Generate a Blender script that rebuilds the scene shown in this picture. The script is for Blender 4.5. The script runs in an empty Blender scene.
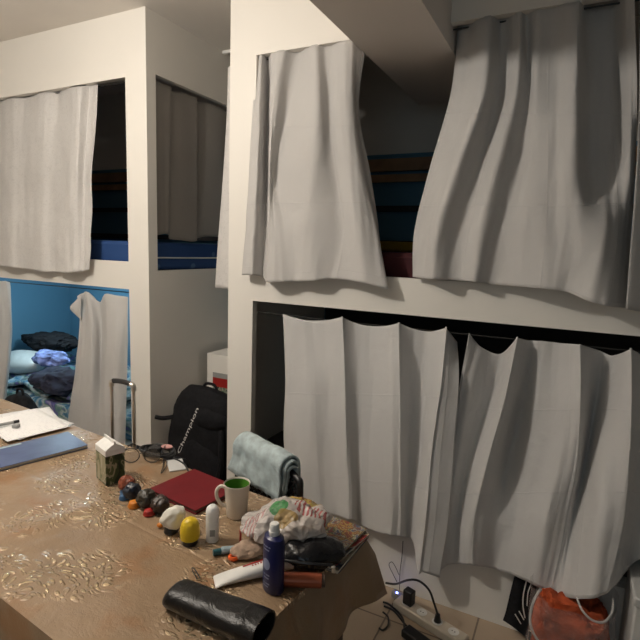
import bpy, bmesh, math, random
from mathutils import Vector, Matrix, noise
random.seed(7)
S = bpy.context.scene
COL = S.collection
PI = math.pi

# ------------------------------------------------------------------ camera
CAM = Vector((0, -1.957, 1.45)); YAW, PIT, ROL, FPX = -0.465, -0.1406, 0.0345, 504.44
_cy, _sy = math.cos(YAW), math.sin(YAW)
FWD = Vector((_sy*math.cos(PIT), _cy*math.cos(PIT), math.sin(PIT)))
_r = Vector((_cy, -_sy, 0)); _u = _r.cross(FWD)
RGT = _r*math.cos(ROL) + _u*math.sin(ROL); UPV = -_r*math.sin(ROL) + _u*math.cos(ROL)
def ray(px, py): return FWD + RGT*((px-320)/FPX) + UPV*((320-py)/FPX)
def on(ax, px, py, v):
    d = ray(px, py); return CAM + d*((v-CAM[ax])/d[ax])
def at_x(px, py, x): return on(0, px, py, x)
def at_y(px, py, y=0.0): return on(1, px, py, y)
def at_z(px, py, z=0.75): return on(2, px, py, z)
cam = bpy.data.objects.new('camera', bpy.data.cameras.new('camera')); COL.objects.link(cam)
R = Matrix((RGT, UPV, -FWD)).transposed()
cam.matrix_world = Matrix.Translation(CAM) @ R.to_4x4()
cam.data.sensor_width = 36; cam.data.lens = FPX/640*36; cam.data.clip_start = .02
S.camera = cam

# ------------------------------------------------------------------ materials
class NT:
    def __init__(s, name):
        s.m = bpy.data.materials.new(name); s.m.use_nodes = True
        s.t = s.m.node_tree; s.b = s.t.nodes['Principled BSDF']; s.out = s.t.nodes['Material Output']
    def n(s, typ, **kw):
        nd = s.t.nodes.new(typ)
        for k, v in kw.items():
            if k in nd.inputs: nd.inputs[k].default_value = v
            else: setattr(nd, k, v)
        return nd
    def l(s, a, b): s.t.links.new(a, b)
    def set(s, **kw):
        for k, v in kw.items(): s.b.inputs[k.replace('_', ' ')].default_value = v
    def coord(s, kind='Object', scale=None):
        c = s.n('ShaderNodeTexCoord').outputs[kind]
        if scale:
            mp = s.n('ShaderNodeMapping'); mp.inputs['Scale'].default_value = scale
            s.l(c, mp.inputs[0]); return mp.outputs[0]
        return c
    def ramp(s, fac, stops, interp='LINEAR'):
        r = s.n('ShaderNodeValToRGB'); r.color_ramp.interpolation = interp
        e = r.color_ramp.elements
        while len(e) < len(stops): e.new(0.5)
        for el, (p, c) in zip(e, stops): el.position = p; el.color = c if len(c) == 4 else (*c, 1)
        s.l(fac, r.inputs[0]); return r.outputs[0]
    def bump(s, h, strength=.3, dist=.01, normal=None):
        b = s.n('ShaderNodeBump', Strength=strength, Distance=dist); s.l(h, b.inputs['Height'])
        if normal: s.l(normal, b.inputs['Normal'])
        s.l(b.outputs[0], s.b.inputs['Normal']); return b.outputs[0]
    def math(s, op, a, b=None):
        m = s.n('ShaderNodeMath', operation=op)
        for i, v in enumerate((a, b)):
            if v is None: continue
            if isinstance(v, (int, float)): m.inputs[i].default_value = v
            else: s.l(v, m.inputs[i])
        return m.outputs[0]
    def mix(s, f, a, b):
        m = s.n('ShaderNodeMix', data_type='RGBA')
        if isinstance(f, (int, float)): m.inputs[0].default_value = f
        else: s.l(f, m.inputs[0])
        for i, v in ((6, a), (7, b)):
            if isinstance(v, tuple): m.inputs[i].default_value = v if len(v) == 4 else (*v, 1)
            else: s.l(v, m.inputs[i])
        return m.outputs[2]

def plain(name, col, rough=.5, metal=0, var=.06, nscale=30, bump=0, bscale=200, bdist=.002, coat=0, spec=.5):
    m = NT(name); m.set(Roughness=rough, Metallic=metal)
    m.b.inputs['Coat Weight'].default_value = coat; m.b.inputs['Specular IOR Level'].default_value = spec
    c = m.coord()
    nz = m.n('ShaderNodeTexNoise', Scale=nscale, Detail=4.0); m.l(c, nz.inputs['Vector'])
    lo = tuple(max(0, x*(1-var)) for x in col); hi = tuple(min(1, x*(1+var)) for x in col)
    m.l(m.ramp(nz.outputs[0], [(.3, lo), (.7, hi)]), m.b.inputs['Base Color'])
    if bump:
        n2 = m.n('ShaderNodeTexNoise', Scale=bscale, Detail=3.0); m.l(c, n2.inputs['Vector'])
        m.bump(n2.outputs[0], bump, bdist)
    return m.m

def cloth_mat(name, col, packing=True, speckle=0.0, seed=0.0):
    m = NT(name); m.set(Roughness=.85); m.b.inputs['Sheen Weight'].default_value = .15
    m.b.inputs['Specular IOR Level'].default_value = .25
    uv = m.coord('UV'); ob = m.coord('Object')
    nz = m.n('ShaderNodeTexNoise', Scale=3.0, Detail=5.0); m.l(ob, nz.inputs['Vector'])
    base = m.ramp(nz.outputs[0], [(.3, tuple(c*.95 for c in col)), (.7, tuple(min(1, c*1.04) for c in col))])
    if speckle:
        v = m.n('ShaderNodeTexNoise', Scale=55.0, Detail=6.0, Distortion=2.0); m.l(ob, v.inputs['Vector'])
        sp = m.ramp(v.outputs[0], [(.52, (0, 0, 0)), (.66, (1, 1, 1))])
        base = m.mix(m.math('MULTIPLY', sp, speckle), base, tuple(c*.62 for c in col))
    m.l(base, m.b.inputs['Base Color'])
    wv = m.n('ShaderNodeTexNoise', Scale=9.0, Detail=6.0, Distortion=.6); m.l(ob, wv.inputs['Vector'])
    n1 = m.bump(wv.outputs[0], .22, .03)
    if packing:   # the creases the cloth was folded along when new
        mp = m.n('ShaderNodeMapping'); mp.inputs['Scale'].default_value = (1, 1, 1); mp.inputs['Location'].default_value = (seed, seed*.37, 0)
        m.l(uv, mp.inputs[0])
        br = m.n('ShaderNodeTexBrick', Scale=1.0); br.offset = 0
        br.inputs['Brick Width'].default_value = .27; br.inputs['Row Height'].default_value = .31
        br.inputs['Mortar Size'].default_value = .004; br.inputs['Mortar Smooth'].default_value = 1
        m.l(mp.outputs[0], br.inputs[0]); n1 = m.bump(br.outputs['Fac'], .22, .006, n1)
    tl = m.n('ShaderNodeBsdfTranslucent'); tl.inputs[0].default_value = (*col, 1)
    mx = m.n('ShaderNodeMixShader'); mx.inputs[0].default_value = .20
    m.l(m.b.outputs[0], mx.inputs[1]); m.l(tl.outputs[0], mx.inputs[2]); m.l(mx.outputs[0], m.out.inputs[0])
    fine = m.n('ShaderNodeTexNoise', Scale=700.0, Detail=2.0); m.l(ob, fine.inputs['Vector'])
    m.bump(fine.outputs[0], .12, .001, n1)
    return m.m

M = {}
M['board'] = plain('white_board', (.80, .77, .715), .55, var=.02, nscale=2, bump=.03, bscale=40)
M['ceil'] = plain('ceiling_paint', (.78, .735, .68), .9, var=.05, nscale=2, bump=.1, bscale=60)
M['farwall'] = plain('far_wall_paint', (.30, .29, .27), .9, var=.03, nscale=2)
M['beampaint'] = plain('beam_paint', (.72, .68, .64), .9, var=.03, nscale=2)
M['roomwall'] = plain('room_wall_paint', (.74, .72, .69), .9, var=.03, nscale=2)
M['curtain'] = cloth_mat('grey_curtain_cloth', (.64, .625, .61))
M['curtain_b'] = cloth_mat('grey_curtain_cloth_creased', (.71, .70, .69), seed=.13)
M['curtain_pat'] = cloth_mat('mottled_curtain_cloth', (.74, .72, .70), False, .3)
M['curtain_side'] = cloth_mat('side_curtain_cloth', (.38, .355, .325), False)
M['wire'] = plain('dark_wire', (.02, .02, .02), .5)
M['wood'] = plain('brown_wood', (.30, .17, .085), .5, var=.3, nscale=8)
M['darkwood'] = plain('dark_wood', (.07, .04, .025), .5, var=.3, nscale=8)
M['darkslat'] = plain('dark_slat', (.012, .013, .015), .6)
M['black'] = plain('black_plastic', (.012, .012, .013), .35)
M['blackcloth'] = plain('black_nylon', (.010, .010, .012), .85, var=.3, nscale=60, bump=.25, bscale=300, spec=.2)
M['blackgloss'] = plain('black_gloss', (.01, .01, .012), .22, bump=.3, bscale=60, bdist=.01)
M['steel'] = plain('brushed_steel', (.62, .58, .52), .28, 1.0)
M['white'] = plain('white_plastic', (.82, .81, .78), .35)
M['paper'] = plain('white_paper', (.82, .81, .80), .8, var=.02)
M['maroon'] = plain('maroon_cover', (.15, .006, .010), .55, var=.08, spec=.25)
M['pages'] = plain('page_edges', (.62, .57, .48), .8, nscale=300, var=.2)
M['mug'] = plain('cream_ceramic', (.72, .65, .56), .25, var=.02)
M['green'] = plain('green_glaze', (.10, .28, .035), .25)
M['navy'] = plain('navy_plastic', (.008, .012, .08), .3)
M['navylight'] = plain('pale_navy_print', (.22, .25, .38), .4)
M['copper'] = plain('copper_paint', (.33, .085, .04), .3, .5)
M['yellow'] = plain('yellow_plastic', (.72, .50, .015), .45, bump=.5, bscale=120)
M['cream'] = plain('cream_plastic', (.80, .77, .68), .5)
M['orangehair'] = plain('rust_plastic', (.22, .055, .025), .5, var=.5, nscale=120, bump=.6, bscale=150)
M['navyhair'] = plain('dark_navy_plastic', (.012, .018, .032), .35)
M['olivehair'] = plain('dark_olive_plastic', (.035, .028, .018), .4, var=.5, nscale=90, bump=.6, bscale=150)
M['brownhair'] = plain('dark_brown_plastic', (.035, .02, .014), .4, bump=.6, bscale=150)
M['orange'] = plain('orange_plastic', (.62, .20, .015), .45)
M['brightorange'] = plain('bright_orange_plastic', (.72, .10, .01), .4)
M['red'] = plain('red_plastic', (.35, .015, .012), .45)
M['blue'] = plain('blue_plastic', (.04, .12, .25), .5)
M['teal'] = plain('teal_plastic', (.02, .10, .12), .4)
M['paleblue'] = plain('pale_blue_tube', (.36, .46, .50), .4)
M['pinkish'] = plain('pink_card', (.55, .28, .26), .5)
M['tan'] = plain('tan_fuzzy_cloth', (.42, .30, .22), .95, var=.3, nscale=60, bump=1, bscale=200)
M['orangecloth'] = plain('orange_cloth', (.40, .065, .014), .8, var=.5, nscale=14, bump=.6, bscale=18, bdist=.03)
M['whitestripe'] = plain('white_stripe', (.75, .73, .70), .7)
M['greywhite'] = plain('grey_white_plastic', (.55, .55, .54), .45)
M['strip'] = plain('ivory_plastic', (.62, .55, .45), .45)
M['towel'] = plain('pale_blue_terry', (.52, .62, .64), .95, var=.2, nscale=40, bump=1.0, bscale=420, bdist=.004)
M['redbed'] = plain('dark_red_sheet', (.045, .005, .008), .9)
M['yellowbed'] = plain('mustard_sheet', (.28, .17, .01), .9)
M['darkdeck'] = plain('dark_interior', (.03, .03, .03), .8)
M['grey'] = plain('grey_plastic', (.30, .30, .29), .5)

def mat_leather():
    m = NT('black_leather'); m.set(Roughness=.33, Base_Color=(.007, .0065, .0065, 1)); m.b.inputs['Specular IOR Level'].default_value = .38
    c = m.coord()
    a = m.n('ShaderNodeTexNoise', Scale=22.0, Detail=6.0, Distortion=1.5); m.l(c, a.inputs['Vector'])
    n1 = m.bump(a.outputs[0], .4, .010)
    v = m.n('ShaderNodeTexVoronoi', Scale=420.0); m.l(c, v.inputs['Vector'])
    m.bump(v.outputs[0], .25, .001, n1)
    return m.m
M['leather'] = mat_leather()

def mat_blue_wall():
    m = NT('blue_wall_paint'); m.set(Roughness=.8)
    c = m.n('ShaderNodeNewGeometry').outputs['Position']
    sp = m.n('ShaderNodeSeparateXYZ'); m.l(c, sp.inputs[0])
    f = m.math('GREATER_THAN', sp.outputs[2], 2.02)
    m.l(m.mix(f, (.085, .205, .305), (.70, .67, .62)), m.b.inputs['Base Color'])
    return m.m
M['bluewall'] = mat_blue_wall()

def mat_tiles():
    m = NT('floor_tiles'); m.set(Roughness=.35)
    c = m.coord()
    b = m.n('ShaderNodeTexBrick', Scale=1.0); b.offset = 0
    b.inputs['Brick Width'].default_value = .33; b.inputs['Row Height'].default_value = .33
    b.inputs['Mortar Size'].default_value = .004; b.inputs['Mortar Smooth'].default_value = .2
    b.inputs['Color1'].default_value = (.46, .36, .26, 1); b.inputs['Color2'].default_value = (.42, .33, .24, 1)
    b.inputs['Mortar'].default_value = (.16, .12, .09, 1)
    mp = m.n('ShaderNodeMapping'); mp.inputs['Location'].default_value = (.22, .19, 0); m.l(c, mp.inputs[0])
    m.l(mp.outputs[0], b.inputs[0])
    n = m.n('ShaderNodeTexNoise', Scale=9.0, Detail=5.0); m.l(c, n.inputs['Vector'])
    m.l(m.mix(m.math('MULTIPLY', n.outputs[0], .3), b.outputs[0], (.30, .23, .17)), m.b.inputs['Base Color'])
    m.bump(m.math('SUBTRACT', 1.0, b.outputs['Fac']), .4, .003)
    return m.m
M['tiles'] = mat_tiles()

def mat_brocade():
    m = NT('gold_brocade'); ob = m.coord('Object')
    # loose medallions of scrolled leaves
    w = m.n('ShaderNodeTexNoise', Scale=6.0, Detail=4.0); m.l(ob, w.inputs['Vector'])
    add = m.n('ShaderNodeVectorMath', operation='MULTIPLY_ADD'); m.l(w.outputs['Color'], add.inputs[0])
    add.inputs[1].default_value = (.13, .13, 0); m.l(ob, add.inputs[2])
    vo = m.n('ShaderNodeTexVoronoi', Scale=5.6); vo.voronoi_dimensions = '2D'
    vo.inputs['Randomness'].default_value = .8; m.l(add.outputs[0], vo.inputs['Vector'])
    isl = m.ramp(vo.outputs['Distance'], [(.27, (1, 1, 1)), (.53, (.02, .02, .02))], 'EASE')
    # curled leaves: stretched cells in a swirling coordinate
    w2 = m.n('ShaderNodeTexNoise', Scale=13.0, Detail=1.0); m.l(ob, w2.inputs['Vector'])
    ad2 = m.n('ShaderNodeVectorMath', operation='MULTIPLY_ADD'); m.l(w2.outputs['Color'], ad2.inputs[0])
    ad2.inputs[1].default_value = (.075, .075, 0); m.l(ob, ad2.inputs[2])
    mp = m.n('ShaderNodeMapping'); mp.inputs['Scale'].default_value = (.62, 1.25, 1); m.l(ad2.outputs[0], mp.inputs[0])
    lf = m.n('ShaderNodeTexVoronoi', Scale=74.0); lf.voronoi_dimensions = '2D'; m.l(mp.outputs[0], lf.inputs['Vector'])
    leaf = m.ramp(lf.outputs['Distance'], [(.20, (1, 1, 1)), (.46, (0, 0, 0))], 'EASE')
    spz = m.n('ShaderNodeSeparateXYZ'); m.l(ob, spz.inputs[0])
    fld = m.math('GREATER_THAN', spz.outputs[2], .742)
    isl = m.math('MULTIPLY', isl, fld)
    motif = m.math('MULTIPLY', isl, leaf)
    tone = m.n('ShaderNodeTexNoise', Scale=7.0, Detail=5.0); m.l(ob, tone.inputs['Vector'])
    base = m.ramp(tone.outputs[0], [(.3, (.27, .18, .105)), (.7, (.345, .235, .142))])
    rust = m.n('ShaderNodeTexNoise', Scale=8.0, Detail=4.0); m.l(ob, rust.inputs['Vector'])
    rf = m.math('MULTIPLY', m.ramp(rust.outputs[0], [(.55, (0, 0, 0)), (.68, (1, 1, 1))]), .6)
    base = m.mix(rf, base, (.30, .135, .045))
    sc = m.n('ShaderNodeSeparateColor'); m.l(lf.outputs['Color'], sc.inputs[0])
    gilt = m.math('MULTIPLY', m.math('MULTIPLY', m.math('GREATER_THAN', sc.outputs[0], .55), motif), .85)
    m.l(m.mix(gilt, m.mix(m.math('MULTIPLY', motif, .6), base, (.50, .38, .25)), (.85, .66, .42)), m.b.inputs['Base Color'])
    m.l(m.math('ADD', m.math('MULTIPLY', gilt, .85), .10), m.b.inputs['Metallic'])
    m.l(m.ramp(motif, [(0, (.42,)*3), (.5, (.19,)*3)]), m.b.inputs['Roughness'])
    big = m.n('ShaderNodeTexNoise', Scale=5.0, Detail=3.0); m.l(ob, big.inputs['Vector'])
    n1 = m.bump(big.outputs[0], .45, .04)
    sp = m.n('ShaderNodeSeparateXYZ'); m.l(ob, sp.inputs[0])
    cr_ = m.math('MULTIPLY', m.math('ABSOLUTE', m.math('SUBTRACT', sp.outputs[1], 0.005)), 110.0)
    n2 = m.bump(m.math('MINIMUM', cr_, 1.0), .45, .003, n1)
    n3 = m.bump(m.math('MULTIPLY', leaf, m.math('ADD', isl, m.math('MULTIPLY', fld, .03))), 1.0, .0030, n2)
    fc = m.n('ShaderNodeTexNoise', Scale=150.0, Detail=2.0, Distortion=1.0); m.l(ob, fc.inputs['Vector'])
    m.bump(fc.outputs[0], .30, .003, n3)
    return m.m
M['brocade'] = mat_brocade()

def mat_stars():
    m = NT('blue_star_ticking'); m.set(Roughness=.8)
    c = m.coord()
    v = m.n('ShaderNodeTexVoronoi', Scale=9.0); m.l(c, v.inputs['Vector'])
    f = m.ramp(v.outputs['Distance'], [(.17, (1, 1, 1)), (.22, (0, 0, 0))])
    m.l(m.mix(m.math('MULTIPLY', f, .6), (.016, .06, .20), (.11, .21, .40)), m.b.inputs['Base Color'])
    return m.m
M['stars'] = mat_stars()

def mat_duvet():
    m = NT('patterned_duvet'); m.set(Roughness=.9)
    c = m.coord()
    n = m.n('ShaderNodeTexNoise', Scale=6.5, Detail=6.0, Distortion=1.2); m.l(c, n.inputs['Vector'])
    col = m.ramp(n.outputs[0], [(.30, (.015, .05, .12)), (.42, (.05, .17, .28)), (.50, (.42, .47, .48)), (.58, (.10, .22, .20)), (.66, (.10, .08, .30)), (.75, (.6, .6, .58))])
    m.l(col, m.b.inputs['Base Color']); m.bump(n.outputs[0], .4, .02)
    return m.m
M['duvet'] = mat_duvet()
M['navycloth'] = plain('navy_cloth', (.015, .018, .04), .9, var=.4)
M['duvetblue'] = mat_patches_('blue_white_shirt') if False else plain('blue_white_shirt', (.16, .20, .42), .9, var=.8, nscale=14)

def mat_patches(name, stops, scale=30, rough=.4, bump=0, dist=.5, stretch=(1, 1, 1)):
    m = NT(name); m.set(Roughness=rough)
    c = m.coord(scale=stretch)
    n = m.n('ShaderNodeTexNoise', Scale=scale, Detail=3.0, Distortion=dist); m.l(c, n.inputs['Vector'])
    m.l(m.ramp(n.outputs[0], stops, 'CONSTANT'), m.b.inputs['Base Color'])
    if bump: m.bump(n.outputs[0], bump, .01)
    return m.m
M['magcover'] = mat_patches('printed_cover', [(0, (.36, .27, .17)), (.36, (.20, .05, .025)), (.42, (.34, .24, .06)), (.47, (.22, .02, .025)), (.51, (.10, .13, .05)), (.55, (.40, .33, .23)), (.59, (.06, .10, .18)), (.63, (.16, .05, .03)), (.7, (.38, .30, .2))], 42)
M['magcover_b'] = mat_patches('printed_cover_red', [(0, (.25, .03, .03)), (.45, (.35, .05, .04)), (.55, (.45, .35, .25)), (.62, (.05, .05, .06))], 30)
M['magcover_c'] = mat_patches('printed_cover_dark', [(0, (.03, .035, .05)), (.5, (.08, .09, .12)), (.6, (.3, .25, .18))], 30)
M['carton'] = mat_patches('green_carton_print', [(0, (.02, .035, .015)), (.42, (.05, .075, .025)), (.52, (.33, .31, .20)), (.58, (.09, .11, .04)), (.66, (.42, .40, .33))], 26, .5, 0, 1.0, (1, 1, .5))
M['cartonpale'] = mat_patches('pale_carton_print', [(0, (.12, .14, .06)), (.40, (.34, .31, .20)), (.52, (.46, .42, .31)), (.62, (.16, .18, .08)), (.7, (.40, .36, .26))], 24, .5, 0, 1.0, (1, 1, .6))
M['picprint'] = mat_patches('small_picture_print', [(0, (.02, .07, .035)), (.42, (.35, .33, .28)), (.5, (.05, .14, .07)), (.56, (.45, .40, .35)), (.63, (.30, .06, .03))], 40)

def mat_bluebook():
    m = NT('blue_cover'); m.set(Roughness=.35)
    c = m.coord()
    n = m.n('ShaderNodeTexNoise', Scale=9.0, Detail=4.0, Distortion=1.0); m.l(c, n.inputs['Vector'])
    m.l(m.ramp(n.outputs[0], [(.3, (.055, .078, .165)), (.6, (.085, .118, .235)), (.75, (.13, .165, .27))]), m.b.inputs['Base Color'])
    return m.m
M['bluebook'] = mat_bluebook()

def mat_written():
    m = NT('written_paper'); m.set(Roughness=.8)
    c = m.coord()
    w = m.n('ShaderNodeTexWave', Scale=38.0, Distortion=.0); w.bands_direction = 'Y'; m.l(c, w.inputs['Vector'])
    n = m.n('ShaderNodeTexNoise', Scale=90.0, Detail=2.0); m.l(c, n.inputs['Vector'])
    f = m.math('MULTIPLY', m.math('GREATER_THAN', w.outputs['Fac'], .75), m.math('GREATER_THAN', n.outputs[0], .52))
    m.l(m.mix(m.math('MULTIPLY', f, .35), (.83, .82, .81), (.35, .35, .38)), m.b.inputs['Base Color'])
    return m.m
M['written'] = mat_written()

def mat_film(name, tint, prints=False, alpha=.25):
    m = NT(name); m.set(Roughness=.22, Base_Color=(*tint, 1))
    m.b.inputs['Specular IOR Level'].default_value = .6
    c = m.coord()
    n = m.n('ShaderNodeTexNoise', Scale=30.0, Detail=5.0, Distortion=1.2); m.l(c, n.inputs['Vector'])
    m.bump(n.outputs[0], .9, .012)
    col = None
    if prints:
        base = m.mix(0.0, (*tint, 1), (*tint, 1))
        sp = m.n('ShaderNodeSeparateXYZ'); m.l(c, sp.inputs[0])
        def spot(cx, cy, rx, ry, colr, k, nz=None, thr=.5):
            nonlocal base
            a = m.math('DIVIDE', m.math('SUBTRACT', sp.outputs[0], cx), rx); b = m.math('DIVIDE', m.math('SUBTRACT', sp.outputs[1], cy), ry)
            r = m.math('LESS_THAN', m.math('ADD', m.math('MULTIPLY', a, a), m.math('MULTIPLY', b, b)), 1.0)
            if nz: r = m.math('MULTIPLY', r, m.math('GREATER_THAN', nz, thr))
            base = m.mix(m.math('MULTIPLY', r, k), base, colr)
        n2 = m.n('ShaderNodeTexNoise', Scale=60.0, Detail=2.0, Distortion=2.0); m.l(c, n2.inputs['Vector'])
        wv = m.n('ShaderNodeTexWave', Scale=32.0, Distortion=6.0); m.l(c, wv.inputs['Vector'])
        spot(.035, .05, .045, .028, (.52, .36, .05), .9)
        spot(.03, .052, .04, .02, (.42, .12, .06), .8, n2.outputs[0], .56)
        spot(.062, -.004, .042, .026, (.45, .06, .07), .9, wv.outputs['Fac'], .58)
        spot(-.012, -.022, .022, .02, (.05, .34, .09), .95)
        spot(.012, -.045, .028, .014, (.42, .27, .07), .9)
        spot(-.07, -.02, .03, .03, (.45, .08, .10), .6, wv.outputs['Fac'], .6)
        m.l(base, m.b.inputs['Base Color'])
    tr = m.n('ShaderNodeBsdfTransparent')
    mx = m.n('ShaderNodeMixShader'); mx.inputs[0].default_value = 1-alpha
    m.l(tr.outputs[0], mx.inputs[1]); m.l(m.b.outputs[0], mx.inputs[2]); m.l(mx.outputs[0], m.out.inputs[0])
    return m.m
M['film'] = mat_film('printed_plastic_film', (.66, .60, .56), True, .22)
M['rimfilm'] = mat_film('crinkled_film_edge', (.72, .70, .68), False, .45)
M['clearfilm'] = mat_film('clear_plastic_film', (.62, .58, .56), False, .80)
def mat_lens():
    m = NT('spectacle_lens'); m.set(Roughness=.05, Base_Color=(.25, .22, .18, 1))
    tr = m.n('ShaderNodeBsdfTransparent'); mx = m.n('ShaderNodeMixShader'); mx.inputs[0].default_value = .3
    m.l(tr.outputs[0], mx.inputs[1]); m.l(m.b.outputs[0], mx.inputs[2]); m.l(mx.outputs[0], m.out.inputs[0])
    return m.m
M['lens'] = mat_lens()
def mat_led():
    m = NT('blue_led'); m.set(Base_Color=(.1, .1, .6, 1)); m.b.inputs['Emission Color'].default_value = (.10, .14, 1, 1)
    m.b.inputs['Emission Strength'].default_value = 40; return m.m
M['led'] = mat_led()

# ------------------------------------------------------------------ object helpers
def thing(name, label, cat, loc=(0, 0, 0), rot=0, group=None):
    o = bpy.data.objects.new(name, None); COL.objects.link(o); o.empty_display_size = .05
    o.location = loc; o.rotation_euler = (0, 0, rot)
    o['label'] = label; o['category'] = cat
    if group: o['group'] = group
    return o
def tag(o, label, cat, group=None):
    o['label'] = label; o['category'] = cat
    if group: o['group'] = group
    return o
def obj(name, bm, m, parent=None, smooth=True, loc=None, world=False, uv=None, bevel=0, sub=0, thick=0):
    me = bpy.data.meshes.new(name)
    if parent is not None and world:
        p = parent; off = Vector((0, 0, 0)); a = 0
        while p is not None: off = off + Vector(p.location); a += p.rotation_euler.z; p = p.parent
        bm.transform(Matrix.Rotation(-a, 4, 'Z') @ Matrix.Translation(-off))
    bm.normal_update(); bm.to_mesh(me); bm.free()
    if smooth:
        for p in me.polygons: p.use_smooth = True
    o = bpy.data.objects.new(name, me); COL.objects.link(o)
    me.materials.append(M[m] if isinstance(m, str) else m)
    if parent is not None: o.parent = parent
    if loc is not None: o.location = loc
    if bevel:
        b = o.modifiers.new('bevel', 'BEVEL'); b.width = bevel; b.segments = 2; b.limit_method = 'ANGLE'; b.angle_limit = .7
    if thick:
        s = o.modifiers.new('solid', 'SOLIDIFY'); s.thickness = thick; s.offset = 0
    if sub:
        s = o.modifiers.new('sub', 'SUBSURF'); s.levels = s.render_levels = sub
    if smooth and (bevel or not sub):
        try: me.set_sharp_from_angle(angle=.7)
        except Exception: pass
    return o
def origin_to(o, c):
    c = Vector(c); o.data.transform(Matrix.Translation(-c)); o.location = c; return o
def base_origin(o):
    vs = [v.co for v in o.data.vertices]
    c = Vector(((min(v.x for v in vs)+max(v.x for v in vs))/2, (min(v.y for v in vs)+max(v.y for v in vs))/2, min(v.z for v in vs)))
    return origin_to(o, c)
def struct(name, bm, m, **k):
    o = obj(name, bm, m, smooth=False, **k); o['kind'] = 'structure'; return o
def box(bm, x0, x1, y0, y1, z0, z1, mtx=None):
    vs = [bm.verts.new((x, y, z)) for x in (x0, x1) for y in (y0, y1) for z in (z0, z1)]
    for f in ((0, 1, 3, 2), (4, 6, 7, 5), (0, 4, 5, 1), (2, 3, 7, 6), (0, 2, 6, 4), (1, 5, 7, 3)):
        bm.faces.new([vs[i] for i in f])
    if mtx:
        for v in vs: v.co = mtx @ v.co
    return bm
def B(*a, **k): return box(bmesh.new(), *a, **k)
def tube(bm, pts, r, n=10, cap=True):
    pts = [Vector(p) for p in pts]; rings = []
    rs = r if isinstance(r, (list, tuple)) else [r]*len(pts)
    up = None
    for i, p in enumerate(pts):
        t = (pts[min(i+1, len(pts)-1)] - pts[max(i-1, 0)]).normalized()
        if up is None:
            up = t.orthogonal().normalized()
        else:
            up = (up - t*up.dot(t)).normalized()
        s = t.cross(up)
        rings.append([bm.verts.new(p + (up*math.cos(2*PI*k/n) + s*math.sin(2*PI*k/n))*rs[i]) for k in range(n)])
    for a, b in zip(rings, rings[1:]):
        for k in range(n): bm.faces.new((a[k], a[(k+1) % n], b[(k+1) % n], b[k]))
    if cap: bm.faces.new(rings[0][::-1]); bm.faces.new(rings[-1])
    return bm
def T(pts, r, n=10): return tube(bmesh.new(), pts, r, n)
def lathe(bm, prof, n=40, mtx=None):
    rings = []
    for (r, z) in prof:
        if r < 1e-6: rings.append([bm.verts.new((0, 0, z))])
        else: rings.append([bm.verts.new((r*math.cos(2*PI*k/n), r*math.sin(2*PI*k/n), z)) for k in range(n)])
    for a, b in zip(rings, rings[1:]):
        for k in range(n):
            q = [a[k % len(a)], a[(k+1) % len(a)], b[(k+1) % len(b)], b[k % len(b)]]
            u = list(dict.fromkeys(q))
            if len(u) > 2: bm.faces.new(u)
    if mtx: bm.transform(mtx)
    return bm
def LA(prof, n=40, mtx=None): return lathe(bmesh.new(), prof, n, mtx)
def blob(c, rad, amp=.2, freq=6, seed=0, sub=4, ridge=False, floor=None, mtx=None):
    bm = bmesh.new(); bmesh.ops.create_icosphere(bm, subdivisions=sub, radius=1)
    off = Vector((seed*3.1, seed*1.7, seed*5.3))
    for v in bm.verts:
        d = v.co.copy()
        q = Vector((d.x*rad[0], d.y*rad[1], d.z*rad[2]))*freq + off
        k = noise.fractal(q, 1.0, 2.0, 4)
        if ridge: k = 1.1 - 2.6*abs(k)
        q2 = d*(1+amp*k)
        v.co = Vector((q2.x*rad[0], q2.y*rad[1], q2.z*rad[2]))
    if mtx: bm.transform(mtx)
    for v in bm.verts:
        v.co += Vector(c)
        if floor is not None and v.co.z < floor: v.co.z = floor
    return bm
def smooth_path(pts, k=8):
    P = [Vector(p) for p in pts]; out = []
    for i in range(len(P)-1):
        p0, p1, p2, p3 = P[max(i-1, 0)], P[i], P[i+1], P[min(i+2, len(P)-1)]
        for j in range(k):
            out.append(cr(p0, p1, p2, p3, j/k))
    return out + [P[-1]]
def cr(a, b, c, d, t):
    return (b*2 + (c-a)*t + (a*2 - b*5 + c*4 - d)*t*t + (b*3 - a - c*3 + d)*t**3)*.5
def panel(bm, axis, lo, hi, us, zs, solid):
    """board of thickness lo..hi with openings: cells us x zs, solid(i, j)"""
    nu, nz = len(us)-1, len(zs)-1
    P = {}
    def v(i, j, s):
        k = (i, j, s)
        if k not in P:
            w = (lo, hi)[s]
            P[k] = bm.verts.new((us[i], w, zs[j]) if axis == 'y' else (w, us[i], zs[j]))
        return P[k]
    ok = lambda i, j: 0 <= i < nu and 0 <= j < nz and solid(i, j)
    for i in range(nu):
        for j in range(nz):
            if not solid(i, j): continue
            for s in (0, 1): bm.faces.new([v(i, j, s), v(i+1, j, s), v(i+1, j+1, s), v(i, j+1, s)])
            if not ok(i-1, j): bm.faces.new([v(i, j, 0), v(i, j+1, 0), v(i, j+1, 1), v(i, j, 1)])
            if not ok(i+1, j): bm.faces.new([v(i+1, j, 0), v(i+1, j+1, 0), v(i+1, j+1, 1), v(i+1, j, 1)])
            if not ok(i, j-1): bm.faces.new([v(i, j, 0), v(i+1, j, 0), v(i+1, j, 1), v(i, j, 1)])
            if not ok(i, j+1): bm.faces.new([v(i, j+1, 0), v(i+1, j+1, 0), v(i+1, j+1, 1), v(i, j+1, 1)])
    bmesh.ops.recalc_face_normals(bm, faces=bm.faces)
    return bm

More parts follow.
